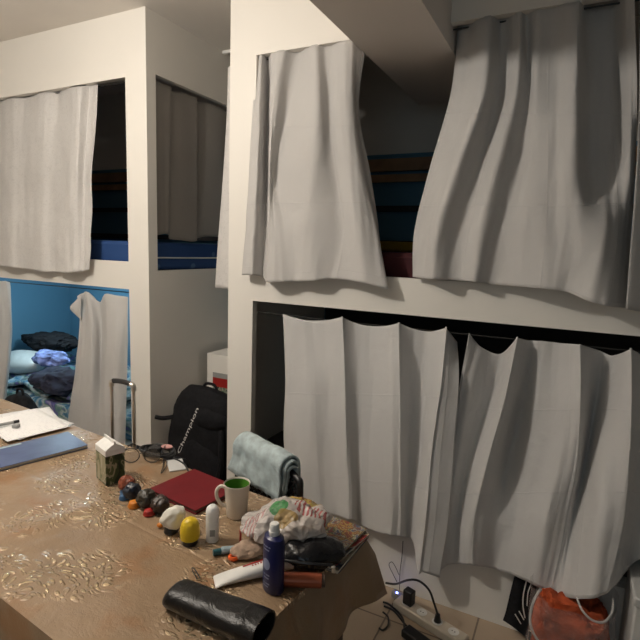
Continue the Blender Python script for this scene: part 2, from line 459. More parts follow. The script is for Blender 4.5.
def sheet(rows, ku=7, kv=9, wr=.0, seed=0, pleat=.0):
    """cloth surface through a grid of control points (rows from top to hem)"""
    nr, nc = len(rows), len(rows[0])
    G = [smooth_path(r, ku) for r in rows]
    W = len(G[0]); cols = [smooth_path([g[i] for g in G], kv) for i in range(W)]
    H = len(cols[0]); bm = bmesh.new(); uvl = bm.loops.layers.uv.new('uv')
    V = [[None]*W for _ in range(H)]; UV = {}
    wid = sum((G[nr//2][i+1]-G[nr//2][i]).length for i in range(W-1)); hei = sum((cols[W//2][j+1]-cols[W//2][j]).length for j in range(H-1))
    for j in range(H):
        for i in range(W):
            p = cols[i][j].copy()
            if wr:
                k = noise.fractal(Vector((p.x*9+seed, p.z*5, p.y*9+seed)), 1, 2, 3)
                p.y -= wr*k*min(1, j/6)
            if pleat:
                k = noise.noise(Vector((i/(W-1)*wid*24+seed, j/(H-1)*hei*1.6, seed*1.3))) + .5*noise.noise(Vector((i/(W-1)*wid*52+j/(H-1)*hei*5, j/(H-1)*hei*3.5, seed+4)))
                p.y -= pleat*k
            V[j][i] = bm.verts.new(p); UV[V[j][i]] = (i/(W-1)*wid, j/(H-1)*hei)
    for j in range(H-1):
        for i in range(W-1):
            f = bm.faces.new((V[j][i], V[j+1][i], V[j+1][i+1], V[j][i+1]))
            for lp in f.loops: lp[uvl].uv = UV[lp.vert]
    return bm
def amp(rows, k, lo=-.2, keep=0):
    out = []
    for i, r in enumerate(rows):
        m = sum(p[2] for p in r)/len(r)
        out.append([(x, y, max(lo if y > 255 and i >= len(rows)-2 else -.2, m+k*(d-m))) for x, y, d in r])
    return out
def cusp(rows, idx, dx=(0, 2, 3.5, 4.5, 5)):
    # a peg pinches the cloth to a sharp fold that opens out lower down
    out = []
    for r, w in zip(rows, dx):
        n_ = []
        for k, p in enumerate(r):
            n_.append(p)
            if k in idx: n_.append((p[0]+w, p[1], p[2]-w*.0006))
        out.append(n_)
    return out
def mk(xs, y, ds): return [(x, y(x) if callable(y) else y, d) for x, d in zip(xs, ds)]
def pxrows(rows): return [[at_y(x, y, -d) for (x, y, d) in r] for r in rows]
def curtain(rows, m, label, group=None, wr=.006, seed=0, pleat=.006):
    o = obj('curtain', sheet(rows, 9, 11, wr=wr, seed=seed, pleat=pleat), m, thick=.0018)
    base_origin(o); return tag(o, label, 'curtain', group)
def text_mesh(s, size, depth=.0006):
    cu = bpy.data.curves.new('t', 'FONT'); cu.body = s; cu.size = size; cu.extrude = depth; cu.align_x = 'CENTER'; cu.align_y = 'CENTER'
    o = bpy.data.objects.new('t', cu); COL.objects.link(o)
    dg = bpy.context.evaluated_depsgraph_get(); me = bpy.data.meshes.new_from_object(o.evaluated_get(dg))
    bm = bmesh.new(); bm.from_mesh(me); bpy.data.objects.remove(o); bpy.data.meshes.remove(me); return bm

# ------------------------------------------------------------------ setting
ZC, ZT, B1, B2 = 2.589, 2.279, 1.3447, 1.1977
XL, XLP, XR, XRP = -1.9927, -2.1373, -1.4789, -1.3376
XW, XE, YB, YF = -3.96, .66, 1.0, -3.6
struct('floor', B(XW-.1, 1.5, YF-.1, YB+.1, -.08, 0), 'tiles')
struct('ceiling', B(XW-.1, 1.5, YF-.1, YB+.1, ZC, ZC+.08), 'ceil')
struct('wall_back', B(XW-.1, 1.5, YB, YB+.1, 0, ZC), 'bluewall')
bm = B(XW-.1, XW, -.0, YB, 0, ZC); struct('wall_left', bm, 'bluewall')
struct('wall_left_room', B(XW-.1, XW, YF, 0, 0, ZC), 'roomwall')
struct('wall_right', B(1.4, 1.5, YF, YB, 0, ZC), 'farwall')
struct('wall_front', B(XW-.1, 1.5, YF-.1, YF, 0, ZC), 'farwall')
bm = B(-.805, -.492, YF, .70, 2.2, ZC)
struct('trim_1', bm, 'beampaint')                       # the boxed beam under the ceiling
struct('trim_2', B(-2.6+.61, XR, .60, .615, ZC-.016, ZC), 'white')

# ------------------------------------------------------------------ bunk units
def bunk(x0, x1, label, ox0, ox1, side_x, side_dir, beamgap=None):
    t = thing('bunk_bed', label, 'bunk bed', ((x0+x1)/2, 0, 0), 0, 'boxed bunk units')
    bm = bmesh.new(); us = [x0, ox0, ox1, x1]; zs = [0, .30, B2, B1, ZT, ZC]
    if beamgap:
        us = [x0, ox0, beamgap[0], beamgap[1], ox1, x1]; zs = [0, .30, B2, B1, 2.2, ZT, ZC]
        def sol(i, j):
            if i == 2 and j >= 4: return False
            if i in (0, 4): return True
            return j in (0, 2, 5)
    else:
        sol = lambda i, j: i in (0, 2) or j in (0, 2, 4)
    panel(bm, 'y', 0, .035, us, zs, sol)
    obj('front_frame', bm, 'board', t, smooth=False, world=True)
    bm = bmesh.new()
    lo, hi = (side_x-.03, side_x) if side_dir > 0 else (side_x, side_x+.03)
    panel(bm, 'x', lo, hi, [.035, .0633, .90, YB-.004], [0, 1.302, 2.295, ZC], lambda i, j: i in (0, 2) or j in (0, 2))
    obj('side_panel', bm, 'board', t, smooth=False, world=True)
    a, b = (x0+.004, lo-.002) if side_dir > 0 else (hi+.002, x1-.004)
    obj('upper_deck', B(a, b, .037, YB-.003, B2+.005, 1.30), 'board', t, smooth=False, world=True)
    obj('lower_deck', B(a, b, .037, YB-.003, .22, .30), 'board', t, smooth=False, world=True)
    g = obj('guard_rail', B(a, b, .945, .975, 1.915, 1.985), 'wood', t, smooth=False, world=True)
    for (z0, z1, m) in ((1.852, 1.895, 'wood'), (1.682, 1.715, 'darkslat'), (1.478, 1.512, 'darkslat')):
        obj('slat', B(a, b, .945, .97, z0, z1), m, g, smooth=False, world=True)
    for xx in (a+.05, (a+b)/2, b-.05):
        obj('rail_post', B(xx-.02, xx+.02, .975, .995, 1.30, 2.02), 'darkwood', g, smooth=False, world=True)
    return t
bl = bunk(XW+.003, XL, 'white boxed bunk unit at left with blue wall inside lower bed', -3.88, XLP, XL, 1)
br = bunk(XR, XE, 'white boxed bunk unit at right behind the table, cut by ceiling beam', XRP, .52, XR, -1, (-.805, -.492))

obj('dark_backing', B(XR+.04, XE-.01, .985, .998, .302, B2), 'darkdeck', br, smooth=False, world=True)  # added dark sheet: the compartment's deep shade put into its colour
def mattress(x0, x1, z0, z1, m, label, pipe=None):
    o = obj('mattress', B(x0, x1, .06, .93, z0, z1), m, None, bevel=.02)
    base_origin(o); tag(o, label, 'mattress')
    if pipe:
        zz = (z0+z1)/2
        obj('piping', T([(x1+.001, .09, zz-.008), (x1+.001, .5, zz-.010), (x1+.001, .90, zz-.008)], .004, 6), 'white', o, world=True)
    return o
mattress(XW+.02, XL-.062, 1.301, 1.455, 'stars', 'blue star-patterned mattress in upper left bunk', True)
mattress(XR+.06, XE-.03, 1.301, 1.445, 'redbed', 'dark red mattress in upper right bunk between two curtains')
o = obj('folded_blanket', B(-1.30, -.55, .62, .90, 1.447, 1.50), 'yellowbed', None, bevel=.015); base_origin(o)
tag(o, 'mustard yellow folded blanket on dark red mattress', 'blanket')
mattress(XW+.02, XL-.05, .301, .42, 'duvet', 'mattress under patterned bedding in lower left bunk')
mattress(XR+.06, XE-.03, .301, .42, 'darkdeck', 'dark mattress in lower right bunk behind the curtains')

# bedding in the lower left bunk
bm = bmesh.new(); bmesh.ops.create_grid(bm, x_segments=70, y_segments=50, size=.5)
for v in bm.verts:
    x, y = v.co.x*1.4, v.co.y*.8
    v.co = Vector((x-3.17, y+.5, .455+.05*noise.fractal(Vector((x*5, y*5, 0)), 1, 2, 4)+.035*max(0, noise.noise(Vector((x*3, y*3, 4))))))
    v.co.z = max(v.co.z, .425)
o = obj('duvet', bm, 'duvet', thick=.02); base_origin(o); tag(o, 'blue, white and purple patterned duvet spread in lower left bunk', 'duvet')
def heap(name, px, py, y, rad, m, label, cat, amp_=.3, fr=9, seed=1, ridge=False, low=None, rot=0):
    c = at_y(px, py, y); o = obj(name, blob((c.x, c.y, c.z), rad, amp_, fr, seed, 5, ridge, low, Matrix.Rotation(rot, 4, 'Z')), m); base_origin(o); return tag(o, label, cat)
def heap_x(px, py, x): c = at_x(px, py, x); return px, py, c.y
heap('pillow', *heap_x(22, 362, -3.62), (.19, .15, .085), 'greywhite', 'pale grey pillow against blue wall in lower left bunk', 'pillow', .06, 5, 3)
heap('jacket', *heap_x(52, 341, -3.62), (.25, .15, .068), 'blackcloth', 'black jacket heaped at back of lower left bunk', 'jacket', .35, 10, 5)
heap('shirt', *heap_x(50, 358, -3.25), (.13, .10, .05), 'duvetblue', 'blue and white shirt lying between jacket and navy clothes', 'shirt', .4, 11, 6)
heap('trousers', *heap_x(61, 381, -2.95), (.19, .15, .08), 'navycloth', 'dark navy clothes crumpled on patterned duvet', 'clothes', .4, 9, 9)
c = at_y(21, 411, -.24)
t = thing('backpack', 'black rounded bag on floor behind white papers, below lower left bunk', 'bag', (c.x, c.y, 0))
obj('body', blob((0, 0, (c.z+.105)/2), (.185, .10, (c.z+.105)/2), .10, 7, 12, 5, floor=.0), 'blackcloth', t)
obj('grab_loop', T(smooth_path([(-.03, 0, c.z+.08), (-.02, 0, c.z+.125), (.02, 0, c.z+.125), (.03, 0, c.z+.08)], 6), .007, 8), 'blackcloth', t)

# ------------------------------------------------------------------ curtain wires
def wire(pts, label):
    o = obj('curtain_wire', T(pts, .003, 6), 'wire'); tag(o, label, 'curtain wire'); base_origin(o)
wire([(-3.88, .045, 2.272), (XLP, .045, 2.272)], 'dark wire along top of upper left bunk opening')
wire([(XRP, .045, 2.272), (-.805, .045, 2.272)], 'dark wire above curtain left of ceiling beam')
wire([(-.492, .045, 2.272), (.52, .045, 2.272)], 'dark wire above curtain right of ceiling beam')
wire([(-3.88, .045, 1.165), (XLP, .045, 1.175)], 'dark wire along top of lower left bunk opening')
wire([(XRP, .045, 1.14), (-.9, .045, 1.135), (.52, .045, 1.14)], 'dark wire along top of lower right bunk opening')

# ------------------------------------------------------------------ curtains
def yt(x): return 99-.176*x
c1x = [-58, -45, -30, -15, 0, 12, 28, 44, 58, 71, 80, 90, 98]
sag = [0, 2, 1, 3, 1.5, 0, 2.2, 0, 2.2, 0, .5, 1.2, 0]
d0 = [-.03, -.02, -.034, -.022, -.034, -.02, -.034, -.02, -.036, -.018, -.006, -.03, -.02]
rows = [[(x, yt(x)+1+s+(2 if i == 12 else 0), d) for i, (x, s, d) in enumerate(zip(c1x, sag, d0))],
        [(x-.5-.2*i, yt(x)+50, d+.02) for i, (x, d) in enumerate(zip(c1x, d0))],
        [(x-.5-.45*i, yt(x)+105-.3*max(0, x-60), d+.035) for i, (x, d) in enumerate(zip(c1x, d0))],
        [(x-.5-.55*i, 232+.08*x, .6*d+.05) for i, (x, d) in enumerate(zip(c1x, d0))],
        [(x, y, d) for x, y, d in zip([-60, -47, -33, -17, -2, 10, 25, 41, 55, 67, 75, 82, 88], [256, 258, 261, 263, 266, 267, 269, 271.5, 272, 273, 272, 271.5, 270], [.05, .06, .045, .06, .045, .06, .045, .06, .045, .06, .065, .05, .05])]]
curtain(pxrows(amp(rows, 1.9, .03)), 'curtain_pat', 'mottled pale grey curtain over upper left bunk', wr=.008)
rows = [[(77, 296, -.01), (82, 293.5, -.02), (88, 292, -.01), (100, 302, -.04), (105, 294, -.01), (117, 295.5, -.02), (128.3, 297, -.02)],
        [(80, 319, .0), (84, 326, .0), (92, 330, .03), (102, 332, -.025), (108, 332, .015), (118, 332, .02), (128, 332, -.015)],
        [(75, 370, .02), (82, 372, .03), (92, 373, .05), (101, 374, .0), (106, 374, .03), (117, 375, .035), (127, 376, .0)],
        [(68, 418, .03), (78, 421, .04), (90, 424, .055), (100, 426, .03), (106, 428, .045), (117, 430, .05), (126, 432, .01)],
        [(65, 445, .04), (77, 450, .05), (89, 455, .06), (99, 458, .04), (105, 461, .05), (116, 464, .055), (125, 467, .02)]]
cu = curtain(pxrows(rows), 'curtain', 'grey curtain of lower left bunk bunched beside white post', wr=.004, seed=3)
obj('folded_corner', sheet(pxrows([[(76.5, 300, .0), (79, 297, .005), (81, 296, .01)], [(70, 308, .02), (76, 308, .02), (81, 308, .012)], [(77, 316, .01), (79, 318, .012), (81, 320, .01)]]), 5, 5), 'curtain', cu, world=True, thick=.0018)
rows = [[(-58, 278, -.02), (-40, 277, -.03), (-24, 281, -.02), (-10, 280, -.03), (0, 281, -.01), (6, 281, .0), (10.5, 283, -.02)],
        [(-58, 310, .0), (-40, 310, -.01), (-24, 311, .01), (-10, 311, -.01), (1, 311, .02), (8, 311, .02), (12, 311, 0)],
        [(-58, 350, .01), (-40, 352, .0), (-24, 353, .02), (-10, 354, .0), (0, 354, .03), (7, 354, .03), (11, 354, 0)],
        [(-58, 400, .02), (-40, 402, .0), (-24, 404, .03), (-10, 405, .01), (-1, 407, .04), (3, 407, .03), (5, 407, 0)]]
curtain(pxrows(rows), 'curtain', 'grey curtain of lower left bunk at left edge of picture', wr=.004, seed=5)
# side window of the left unit
ys = [.07, .105, .16, .215, .25, .30, .36, .42, .455, .52, .60, .68, .76, .89]
kk = [0, 1, .6, .8, -1, .2, .7, .9, -1, .3, .8, .6, -.8, .2]
def siderow(z, k, off=0, low=0): return [Vector((-2.046+k*.016*a, y+off*math.sin(i*1.3), z-(.010 if a < 0 else .002)+low*.03*math.sin(i*.8))) for i, (y, a) in enumerate(zip(ys, kk))]
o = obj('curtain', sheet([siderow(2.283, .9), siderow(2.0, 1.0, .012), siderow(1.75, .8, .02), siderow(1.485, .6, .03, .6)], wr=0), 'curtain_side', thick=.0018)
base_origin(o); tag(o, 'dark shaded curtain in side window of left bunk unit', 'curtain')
# side window of the right unit: hangs out over the sill, seen edge-on
def r2(z, px, py, k):
    p = at_y(px, py, .11); x = min(p.x, -1.482 if z < 2.2 else -1.46); q = lambda f: -1.455+(x+1.455)*f
    lo = -1.4815 if z < 1.32 else -1.455
    P = [(lo, .068), (q(.55), .074), (q(.92), .088), (x, .11), (q(.8), .15), (q(.95), .20), (q(.7), .26), (q(.85), .34), (q(.6), .44), (q(.75), .56), (q(.6), .70), (q(.6), .86)]
    return [Vector((min(a, -1.4815) if z < 1.32 else a, b, z)) for a, b in P]
o = obj('curtain', sheet([r2(2.283, 229.5, 105, 0), r2(2.05, 228, 150, 1), r2(1.75, 224, 200, 1), r2(1.5, 220, 245, 1), r2(1.235, 216.5, 294, 1)], wr=0), 'curtain_pat', thick=.0018)
base_origin(o); tag(o, 'narrow sliver of pale curtain behind left edge of right bunk post', 'curtain')
# right unit, upper
rows = [[(256, 54, -.03), (262, 53.5, -.012), (268, 53, -.045), (272, 51.5, -.01), (284, 50, -.008), (300, 47, -.04), (314, 45, -.004), (327, 43.5, -.03), (340, 42, -.01), (352, 40.5, -.012), (358, 46, -.04), (365, 54, -.06)],
        mk([253, 260, 267.5, 270.5, 276, 290, 316, 329, 342, 354, 356, 359], 110, [.0, .022, -.04, .022, .024, -.012, .035, .0, .02, .005, -.03, -.05]),
        mk([249, 257, 266, 269, 272, 280, 312, 336, 350, 363, 367, 371], 175, [.005, .035, -.025, .03, .012, .005, .042, .008, .037, .015, -.02, -.04]),
        mk([245, 253.5, 264.5, 267.5, 276, 290, 312, 343, 358, 375.5, 377, 378], 230, [.025, .048, -.005, .05, .045, .042, .058, .028, .058, .03, 0, -.02]),
        [(241, 275, .05), (252, 275, .065), (263, 277, .02), (267, 282, .075), (280, 282, .07), (295, 281.5, .062), (312, 281, .078), (335, 279, .055), (362, 283, .08), (387, 289, .062), (386, 286, .03), (384, 280, .012)]]
curtain(pxrows(amp(rows, 1.3, .012)), 'curtain', 'grey curtain of upper right bunk hanging left of ceiling beam', wr=.005, seed=8, pleat=.008)
yr = lambda x: 22-.16*(x-450)
rows = [mk([458, 472, 489, 502, 518, 527, 536, 556, 577, 588, 612, 626, 634], yr, [-.06, -.035, -.01, -.045, -.015, -.035, -.02, -.02, -.005, -.06, -.06, -.02, -.01]),
        mk([452, 468, 484, 500, 516, 528, 536, 556, 577, 590, 612, 628, 637], 90, [-.05, -.01, .03, -.01, .015, -.01, .01, .015, .045, -.03, -.045, 0, .01]),
        mk([431, 446, 459, 479, 497, 519, 534, 556, 577, 591, 616, 630, 635], 165, [-.03, .01, .05, .01, .04, .01, .035, .045, .065, -.005, -.005, .02, -.01]),
        mk([414.5, 428, 439, 462, 482, 503, 530, 554, 576, 602, 618, 626, 631], 230, [.0, .03, .065, .03, .06, .03, .06, .065, .075, .075, .045, .02, .0]),
        [(x, y, d) for x, y, d in zip([413, 424, 434, 456, 474, 494, 524, 548, 567, 588, 608, 620, 626.5], [277, 278.5, 279.5, 280.5, 282, 284.5, 287, 289, 292, 301, 306, 307.5, 308], [.035, .06, .09, .06, .085, .06, .09, .1, .1, .13, .12, .09, .05])]]
curtain(pxrows(amp(rows, 1.6, .03)), 'curtain', 'wide grey curtain of upper right bunk hanging right of ceiling beam', wr=.008, seed=11)
rows = [[(640, -9, .0), (662, -12, -.03), (690, -17, .0), (722, -22, -.03), (755, -27, -.02)],
        [(639, 110, .05), (662, 112, .0), (692, 112, .05), (724, 112, .0), (757, 112, .0)],
        [(635, 190, .07), (661, 194, .02), (692, 194, .07), (724, 194, .02), (760, 194, .02)],
        [(625.5, 309, .12), (655, 314, .08), (690, 320, .12), (724, 324, .08), (764, 330, .08)]]
curtain(pxrows(rows), 'curtain', 'grey curtain edge of upper right bunk at right edge of picture', wr=.006, seed=13)
# right unit, lower
rows = [[(283, 314, -.03), (297, 318.5, -.02), (312, 320.5, -.03), (328, 320, -.02), (342, 317, -.005), (355, 323, -.03), (370, 326, -.035), (385, 326, -.025), (399, 323, -.005), (414, 329, -.03), (430, 331.5, -.035), (446, 328, .0), (457, 342, -.03)],
        [(285.5, 380, .0), (298, 380, .012), (313, 381, .02), (330, 381, .012), (344, 381, .03), (357, 381, .0), (372, 382, .0), (387, 382, .02), (399, 382, .035), (412, 382, -.012), (426, 383, -.012), (440, 384, .045), (459, 384, .02)],
        [(284, 440, .02), (299, 441, .04), (315, 442, .042), (331, 442, .03), (345, 443, .052), (358, 443, .02), (373, 444, .03), (388, 444, .05), (398, 445, .055), (409, 446, .01), (420, 447, .012), (431, 448, .07), (454, 450, .05)],
        [(290, 480, .04), (304, 484, .06), (318, 488, .06), (333, 491, .05), (347, 493, .07), (359, 496, .042), (374, 499, .05), (388, 501, .07), (397, 502, .065), (406, 503, .02), (414, 505, .03), (425, 512, .09), (449, 518, .07)],
        [(296, 494, .05), (306, 502, .07), (319, 510, .07), (334, 515, .06), (347, 519, .08), (359, 524, .05), (374, 531, .06), (388, 535, .08), (396, 536, .07), (406, 537, .03), (413, 541, .05), (418, 572, .10), (440, 577, .085)]]
curtain(pxrows(cusp(amp(rows, 1.5, .025), (4, 8, 11))), 'curtain_b', 'creased grey curtain of lower right bunk behind the towel chair', wr=.004, seed=17)
rows = [[(x, y, d) for x, y, d in zip([469, 480, 500, 517, 517, 530, 542, 560, 580, 580, 598, 613, 631, 631, 652, 690, 740], [333, 346, 354, 338, 338, 340.5, 341, 343, 344.5, 344.5, 350, 355.5, 349, 349, 358, 354, 366], [.01, -.015, -.035, .012, .012, -.02, -.015, -.015, .015, .015, -.035, -.025, .02, .02, -.03, .01, -.02])],
        mk([457, 468, 490, 503, 506, 522, 537, 560, 578, 582, 594, 606, 629, 633, 650, 690, 742], 400, [.0, -.005, -.045, .04, .04, -.03, .0, .015, .05, .045, -.03, .0, .06, .06, .0, .04, .0]),
        mk([449, 458, 471, 486, 491, 508, 530, 556, 574, 579, 586, 600, 626, 632, 650, 690, 744], 460, [.04, .035, .005, .06, .055, -.02, .02, .05, .06, .05, .0, .06, .09, .085, .03, .07, .02]),
        mk([441, 450, 459, 472, 478, 500, 520, 545, 562, 568, 575, 596, 620, 628, 645, 690, 746], 520, [.07, .06, .04, .08, .075, .02, .05, .085, .07, .06, .05, .12, .125, .115, .07, .09, .04]),
        [(x, y, d) for x, y, d in zip([437, 447, 457, 468, 476, 494, 512, 535, 548, 556, 566, 588, 605, 618, 638, 680, 748], [573, 566, 564, 565, 566, 569, 574, 586, 592, 595, 597, 599, 594, 583, 560, 552, 560], [.09, .07, .06, .09, .085, .045, .075, .1, .1, .1, .12, .16, .155, .13, .09, .1, .06])]]
curtain(pxrows(amp(rows, 1.65, .025)), 'curtain_b', 'grey curtain of lower right bunk bulging out above orange bag', wr=.006, seed=23)

# ------------------------------------------------------------------ table and cloth
TA = math.atan2(-.104, 1)
ex = Vector((math.cos(TA), math.sin(TA), 0)); ey = Vector((-math.sin(TA), math.cos(TA), 0))
TC = Vector((-.415, -.851, 0)) - ex*.90 - ey*.312
TL, TW = 1.80, .624
t = thing('dining_table', 'long table under gold brocade cloth in front of the bunks', 'table', TC, TA)
obj('tabletop', B(-TL/2+.004, TL/2-.004, -TW/2+.004, TW/2-.004, .715, .7455), 'wood', t, smooth=False, bevel=.004)
for sx in (-1, 1):
    for sy in (-1, 1):
        obj('leg', B(sx*(TL/2-.05)-.022, sx*(TL/2-.05)+.022, sy*(TW/2-.05)-.022, sy*(TW/2-.05)+.022, 0, .715), 'darkwood', t, smooth=False)
RIDGES = []
for pa, pb, hh, wd in (((0, 543), (100, 503), .009, .022), ((0, 558), (60, 538), .006, .016)):
    pa, pb = at_z(*pa, .748), at_z(*pb, .748); RIDGES.append((Vector((pa.x, pa.y, 0)), Vector((pb.x, pb.y, 0)), hh, wd))
bm = bmesh.new(); NX, NY, NS = 150, 56, 9
def skirt(px, py, k, per):
    # per = position along the rim; the skirt flares and ripples below the rim
    rx = 1 if px > TL/2-1e-6 else -1 if px < -TL/2+1e-6 else 0
    ry = 1 if py > TW/2-1e-6 else -1 if py < -TW/2+1e-6 else 0
    f = k/NS; drop = .155*f
    out = .012*min(1, f*3) + .028*f + .014*f*math.sin(per*21) + .007*f*math.sin(per*47+1)
    if ry == -1 and not rx: out = .004*min(1, f*3)+.004*f*math.sin(per*21)*f
    if rx and ry: out *= .95; drop *= 1.12
    return Vector((px+rx*out, py+ry*out, .7485-drop))
rim = []
for i in range(NX): rim.append((-TL/2+TL*i/NX, -TW/2))
for j in range(NY): rim.append((TL/2, -TW/2+TW*j/NY))
for i in range(NX): rim.append((TL/2-TL*i/NX, TW/2))
for j in range(NY): rim.append((-TL/2, TW/2-TW*j/NY))
G = {}
for i in range(NX+1):
    for j in range(NY+1):
        x, y = -TL/2+TL*i/NX, -TW/2+TW*j/NY
        edge = min(TL/2-abs(x), TW/2-abs(y))
        z = .7485 + (.0012*noise.noise(Vector((x*9, y*9, 0))) if edge > .01 else 0)
        wpt = TC+ex*x+ey*y
        for (ra, rb, hh, wd) in RIDGES:
            dd = (rb-ra).normalized(); rel = Vector((wpt.x, wpt.y, 0))-ra; u_ = rel.dot(dd); v_ = (rel-dd*u_).length
            z += hh*math.exp(-(v_/wd)**2)*max(0, min(1, (u_+.05)*6))*max(0, min(1, ((rb-ra).length-u_+.05)*6))
        G[i, j] = bm.verts.new((x, y, z))
for i in range(NX):
    for j in range(NY): bm.faces.new((G[i, j], G[i+1, j], G[i+1, j+1], G[i, j+1]))
def gidx(k):
    if k < NX: return (k, 0)
    k -= NX
    if k < NY: return (NX, k)
    k -= NY
    if k < NX: return (NX-k, NY)
    return (0, NY-(k-NX))
prev = [G[gidx(k)] for k in range(len(rim))]; first = prev
per = [0]
for k in range(len(rim)): per.append(per[-1]+(Vector(rim[(k+1) % len(rim)])-Vector(rim[k])).length)
for s in range(1, NS+1):
    cur = [bm.verts.new(skirt(*rim[k], s, per[k])) for k in range(len(rim))]
    for k in range(len(rim)):
        k2 = (k+1) % len(rim); bm.faces.new((prev[k], cur[k], cur[k2], prev[k2]))
    prev = cur
bmesh.ops.recalc_face_normals(bm, faces=bm.faces)
o = obj('tablecloth', bm, 'brocade', thick=.0015); o.location = TC; o.rotation_euler = (0, 0, TA)
tag(o, 'gold brocade tablecloth with embossed scroll pattern draped over long table', 'tablecloth')
for p in o.data.polygons: p.use_smooth = True
ZTOP = .7505

# ------------------------------------------------------------------ things on the table
def flat(name, cx, cy, z, sx, sy, h, rot, m, label=None, cat=None, group=None, bevel=.001):
    o = obj(name, B(-sx/2, sx/2, -sy/2, sy/2, 0, h), m, None, smooth=False, bevel=bevel)
    o.location = (cx, cy, z); o.rotation_euler = (0, 0, rot)
    if label: tag(o, label, cat, group)
    return o
def paper(cx, cy, z, rot, label, m='written', curl=0.004, seed=0):
    bm = bmesh.new(); bmesh.ops.create_grid(bm, x_segments=16, y_segments=12, size=.5)
    for v in bm.verts:
        x, y = v.co.x*.297, v.co.y*.21
        v.co = Vector((x, y, .0006+curl*max(0, noise.noise(Vector((x*9+seed, y*9, seed)))+.15)))
    o = obj('sheet_of_paper', bm, m, None, thick=.0004); o.location = (cx, cy, z); o.rotation_euler = (0, 0, rot)
    return tag(o, label, 'paper', 'loose sheets on the table')
paper(-1.83, -.79, ZTOP+.0005, math.radians(-24), 'white sheet with corner under the others, farthest from camera', seed=1)
paper(-1.81, -.815, ZTOP+.005, math.radians(-3), 'white sheet in middle of loose pile on table', seed=2)
paper(-1.80, -.825, ZTOP+.0095, math.radians(-13), 'topmost written white sheet with the pen on it', seed=4)
t = thing('notebook', 'blue softcover notebook lying beside the white papers', 'notebook', (-1.545, -.949, ZTOP), math.radians(-15.6))
obj('cover', B(-.086, .086, -.136, .136, .0095, .0115), 'bluebook', t, smooth=False, bevel=.001)
obj('page_block', B(-.083, .083, -.133, .133, .0015, .0095), 'pages', t, smooth=False)
obj('back_cover', B(-.086, .086, -.136, .136, 0, .0015), 'bluebook', t, smooth=False)
obj('label_strip', B(-.08, -.068, -.13, -.02, .0115, .0119), 'paleblue', t, smooth=False)
a = at_z(-4, 425, .773); b = at_z(19, 420.5, .773)
t = thing('pen', 'dark grey pen lying on topmost white sheet', 'pen', ((a+b)/2)[:2]+(ZTOP+.014,), math.atan2((b-a).y, (b-a).x))
L = (b-a).length/2
obj('barrel', T([(-L, 0, .006), (L*.5, 0, .006)], .0055, 12), 'grey', t)
obj('cap', T([(L*.5, 0, .006), (L, 0, .006)], .0062, 12), 'black', t)
p = at_z(16, 427, .766)
o = obj('eraser', B(-.012, .012, -.008, .008, 0, .011), 'grey', bevel=.002); o.location = (p.x, p.y, ZTOP+.014); o.rotation_euler = (0, 0, .5)
tag(o, 'small grey eraser beside the pen on white paper', 'eraser')

# carton
t = thing('carton', 'green drink carton with white gable top in front of suitcase handle', 'carton', (-1.176, -.963, ZTOP), math.atan2(-.024, .071))
bm = B(-.0375, .0375, -.028, .028, 0, .098); obj('body', bm, 'carton', t, smooth=False, bevel=.002)
obj('side_print', B(-.034, .034, -.0284, -.0279, .006, .086), 'cartonpale', t, smooth=False)
obj('band', B(-.0378, .0378, -.0283, .0283, .088, .106), 'white', t, smooth=False, bevel=.001)
bm = bmesh.new()
A = [bm.verts.new(v) for v in ((-.0375, -.028, .106), (.0375, -.028, .106), (.0375, .028, .106), (-.0375, .028, .106), (-.036, -.002, .121), (.036, -.002, .121), (.036, .002, .121), (-.036, .002, .121), (-.036, -.002, .129), (.036, -.002, .129), (.036, .002, .129), (-.036, .002, .129))]
for f in ((0, 1, 5, 4), (2, 3, 7, 6), (1, 2, 6, 5), (3, 0, 4, 7), (4, 5, 9, 8), (6, 7, 11, 10), (5, 6, 10, 9), (7, 4, 8, 11), (8, 9, 10, 11)): bm.faces.new([A[i] for i in f])
obj('gable_top', bm, 'white', t, smooth=False)

# spectacles and cable
t = thing('eyeglasses', 'dark rimmed eyeglasses lying folded right of the green carton', 'glasses', (-1.185, -.835, ZTOP), math.radians(32))
for sx in (-1, 1):
    rim = [(sx*.033+.026*math.cos(a), 0.004+.004*math.sin(a), .024+.022*math.sin(a)) for a in [2*PI*k/28 for k in range(29)]]
    r = obj('rim', T(rim, .0017, 6), 'black', t)
    bm = bmesh.new(); bm.faces.new([bm.verts.new((x, y, z)) for x, y, z in rim[:-1]]); obj('lens', bm, 'lens', r)
    obj('temple', T(smooth_path([(sx*.059, .004, .028), (sx*.060, .05, .03), (sx*.058, .11, .02), (sx*.054, .135, .005)], 5), .0022, 6), 'black', t)
obj('bridge', T(smooth_path([(-.008, .004, .028), (0, .003, .032), (.008, .004, .028)], 4), .0017, 6), 'black', t)
def coil(cx, cy, z, rx, ry, turns, wob, seed, n=26):
    rnd = random.Random(seed); pts = []
    for k in range(int(turns*n)):
        a = 2*PI*k/n; w = 1+wob*noise.noise(Vector((a*.6, seed, 0)))
        pts.append((cx+rx*w*math.cos(a), cy+ry*w*math.sin(a), z+.004+.011*k/(turns*n)+.004*noise.noise(Vector((a, 0, seed)))))
    return pts
p = at_z(158, 452, .76)
t = thing('charger_cable', 'black coiled cable heaped on table in front of backpack', 'cable', (p.x, p.y, ZTOP))
obj('cord', T(coil(0, 0, .004, .060, .036, 5.3, .45, 2), .0042, 7), 'black', t)
obj('plug', B(-.03, .012, -.014, .014, .002, .026), 'black', t, bevel=.005)
q = [at_z(x, y, .755)-p for x, y in ((166, 458), (175, 459), (184, 464), (189, 472))]
obj('tail', T(smooth_path([(v.x, v.y, .005) for v in q], 6), .0026, 7), 'black', t)
q = [at_z(x, y, .755)-p for x, y in ((164, 457), (163, 466), (161, 473), (166, 467), (167, 461))]
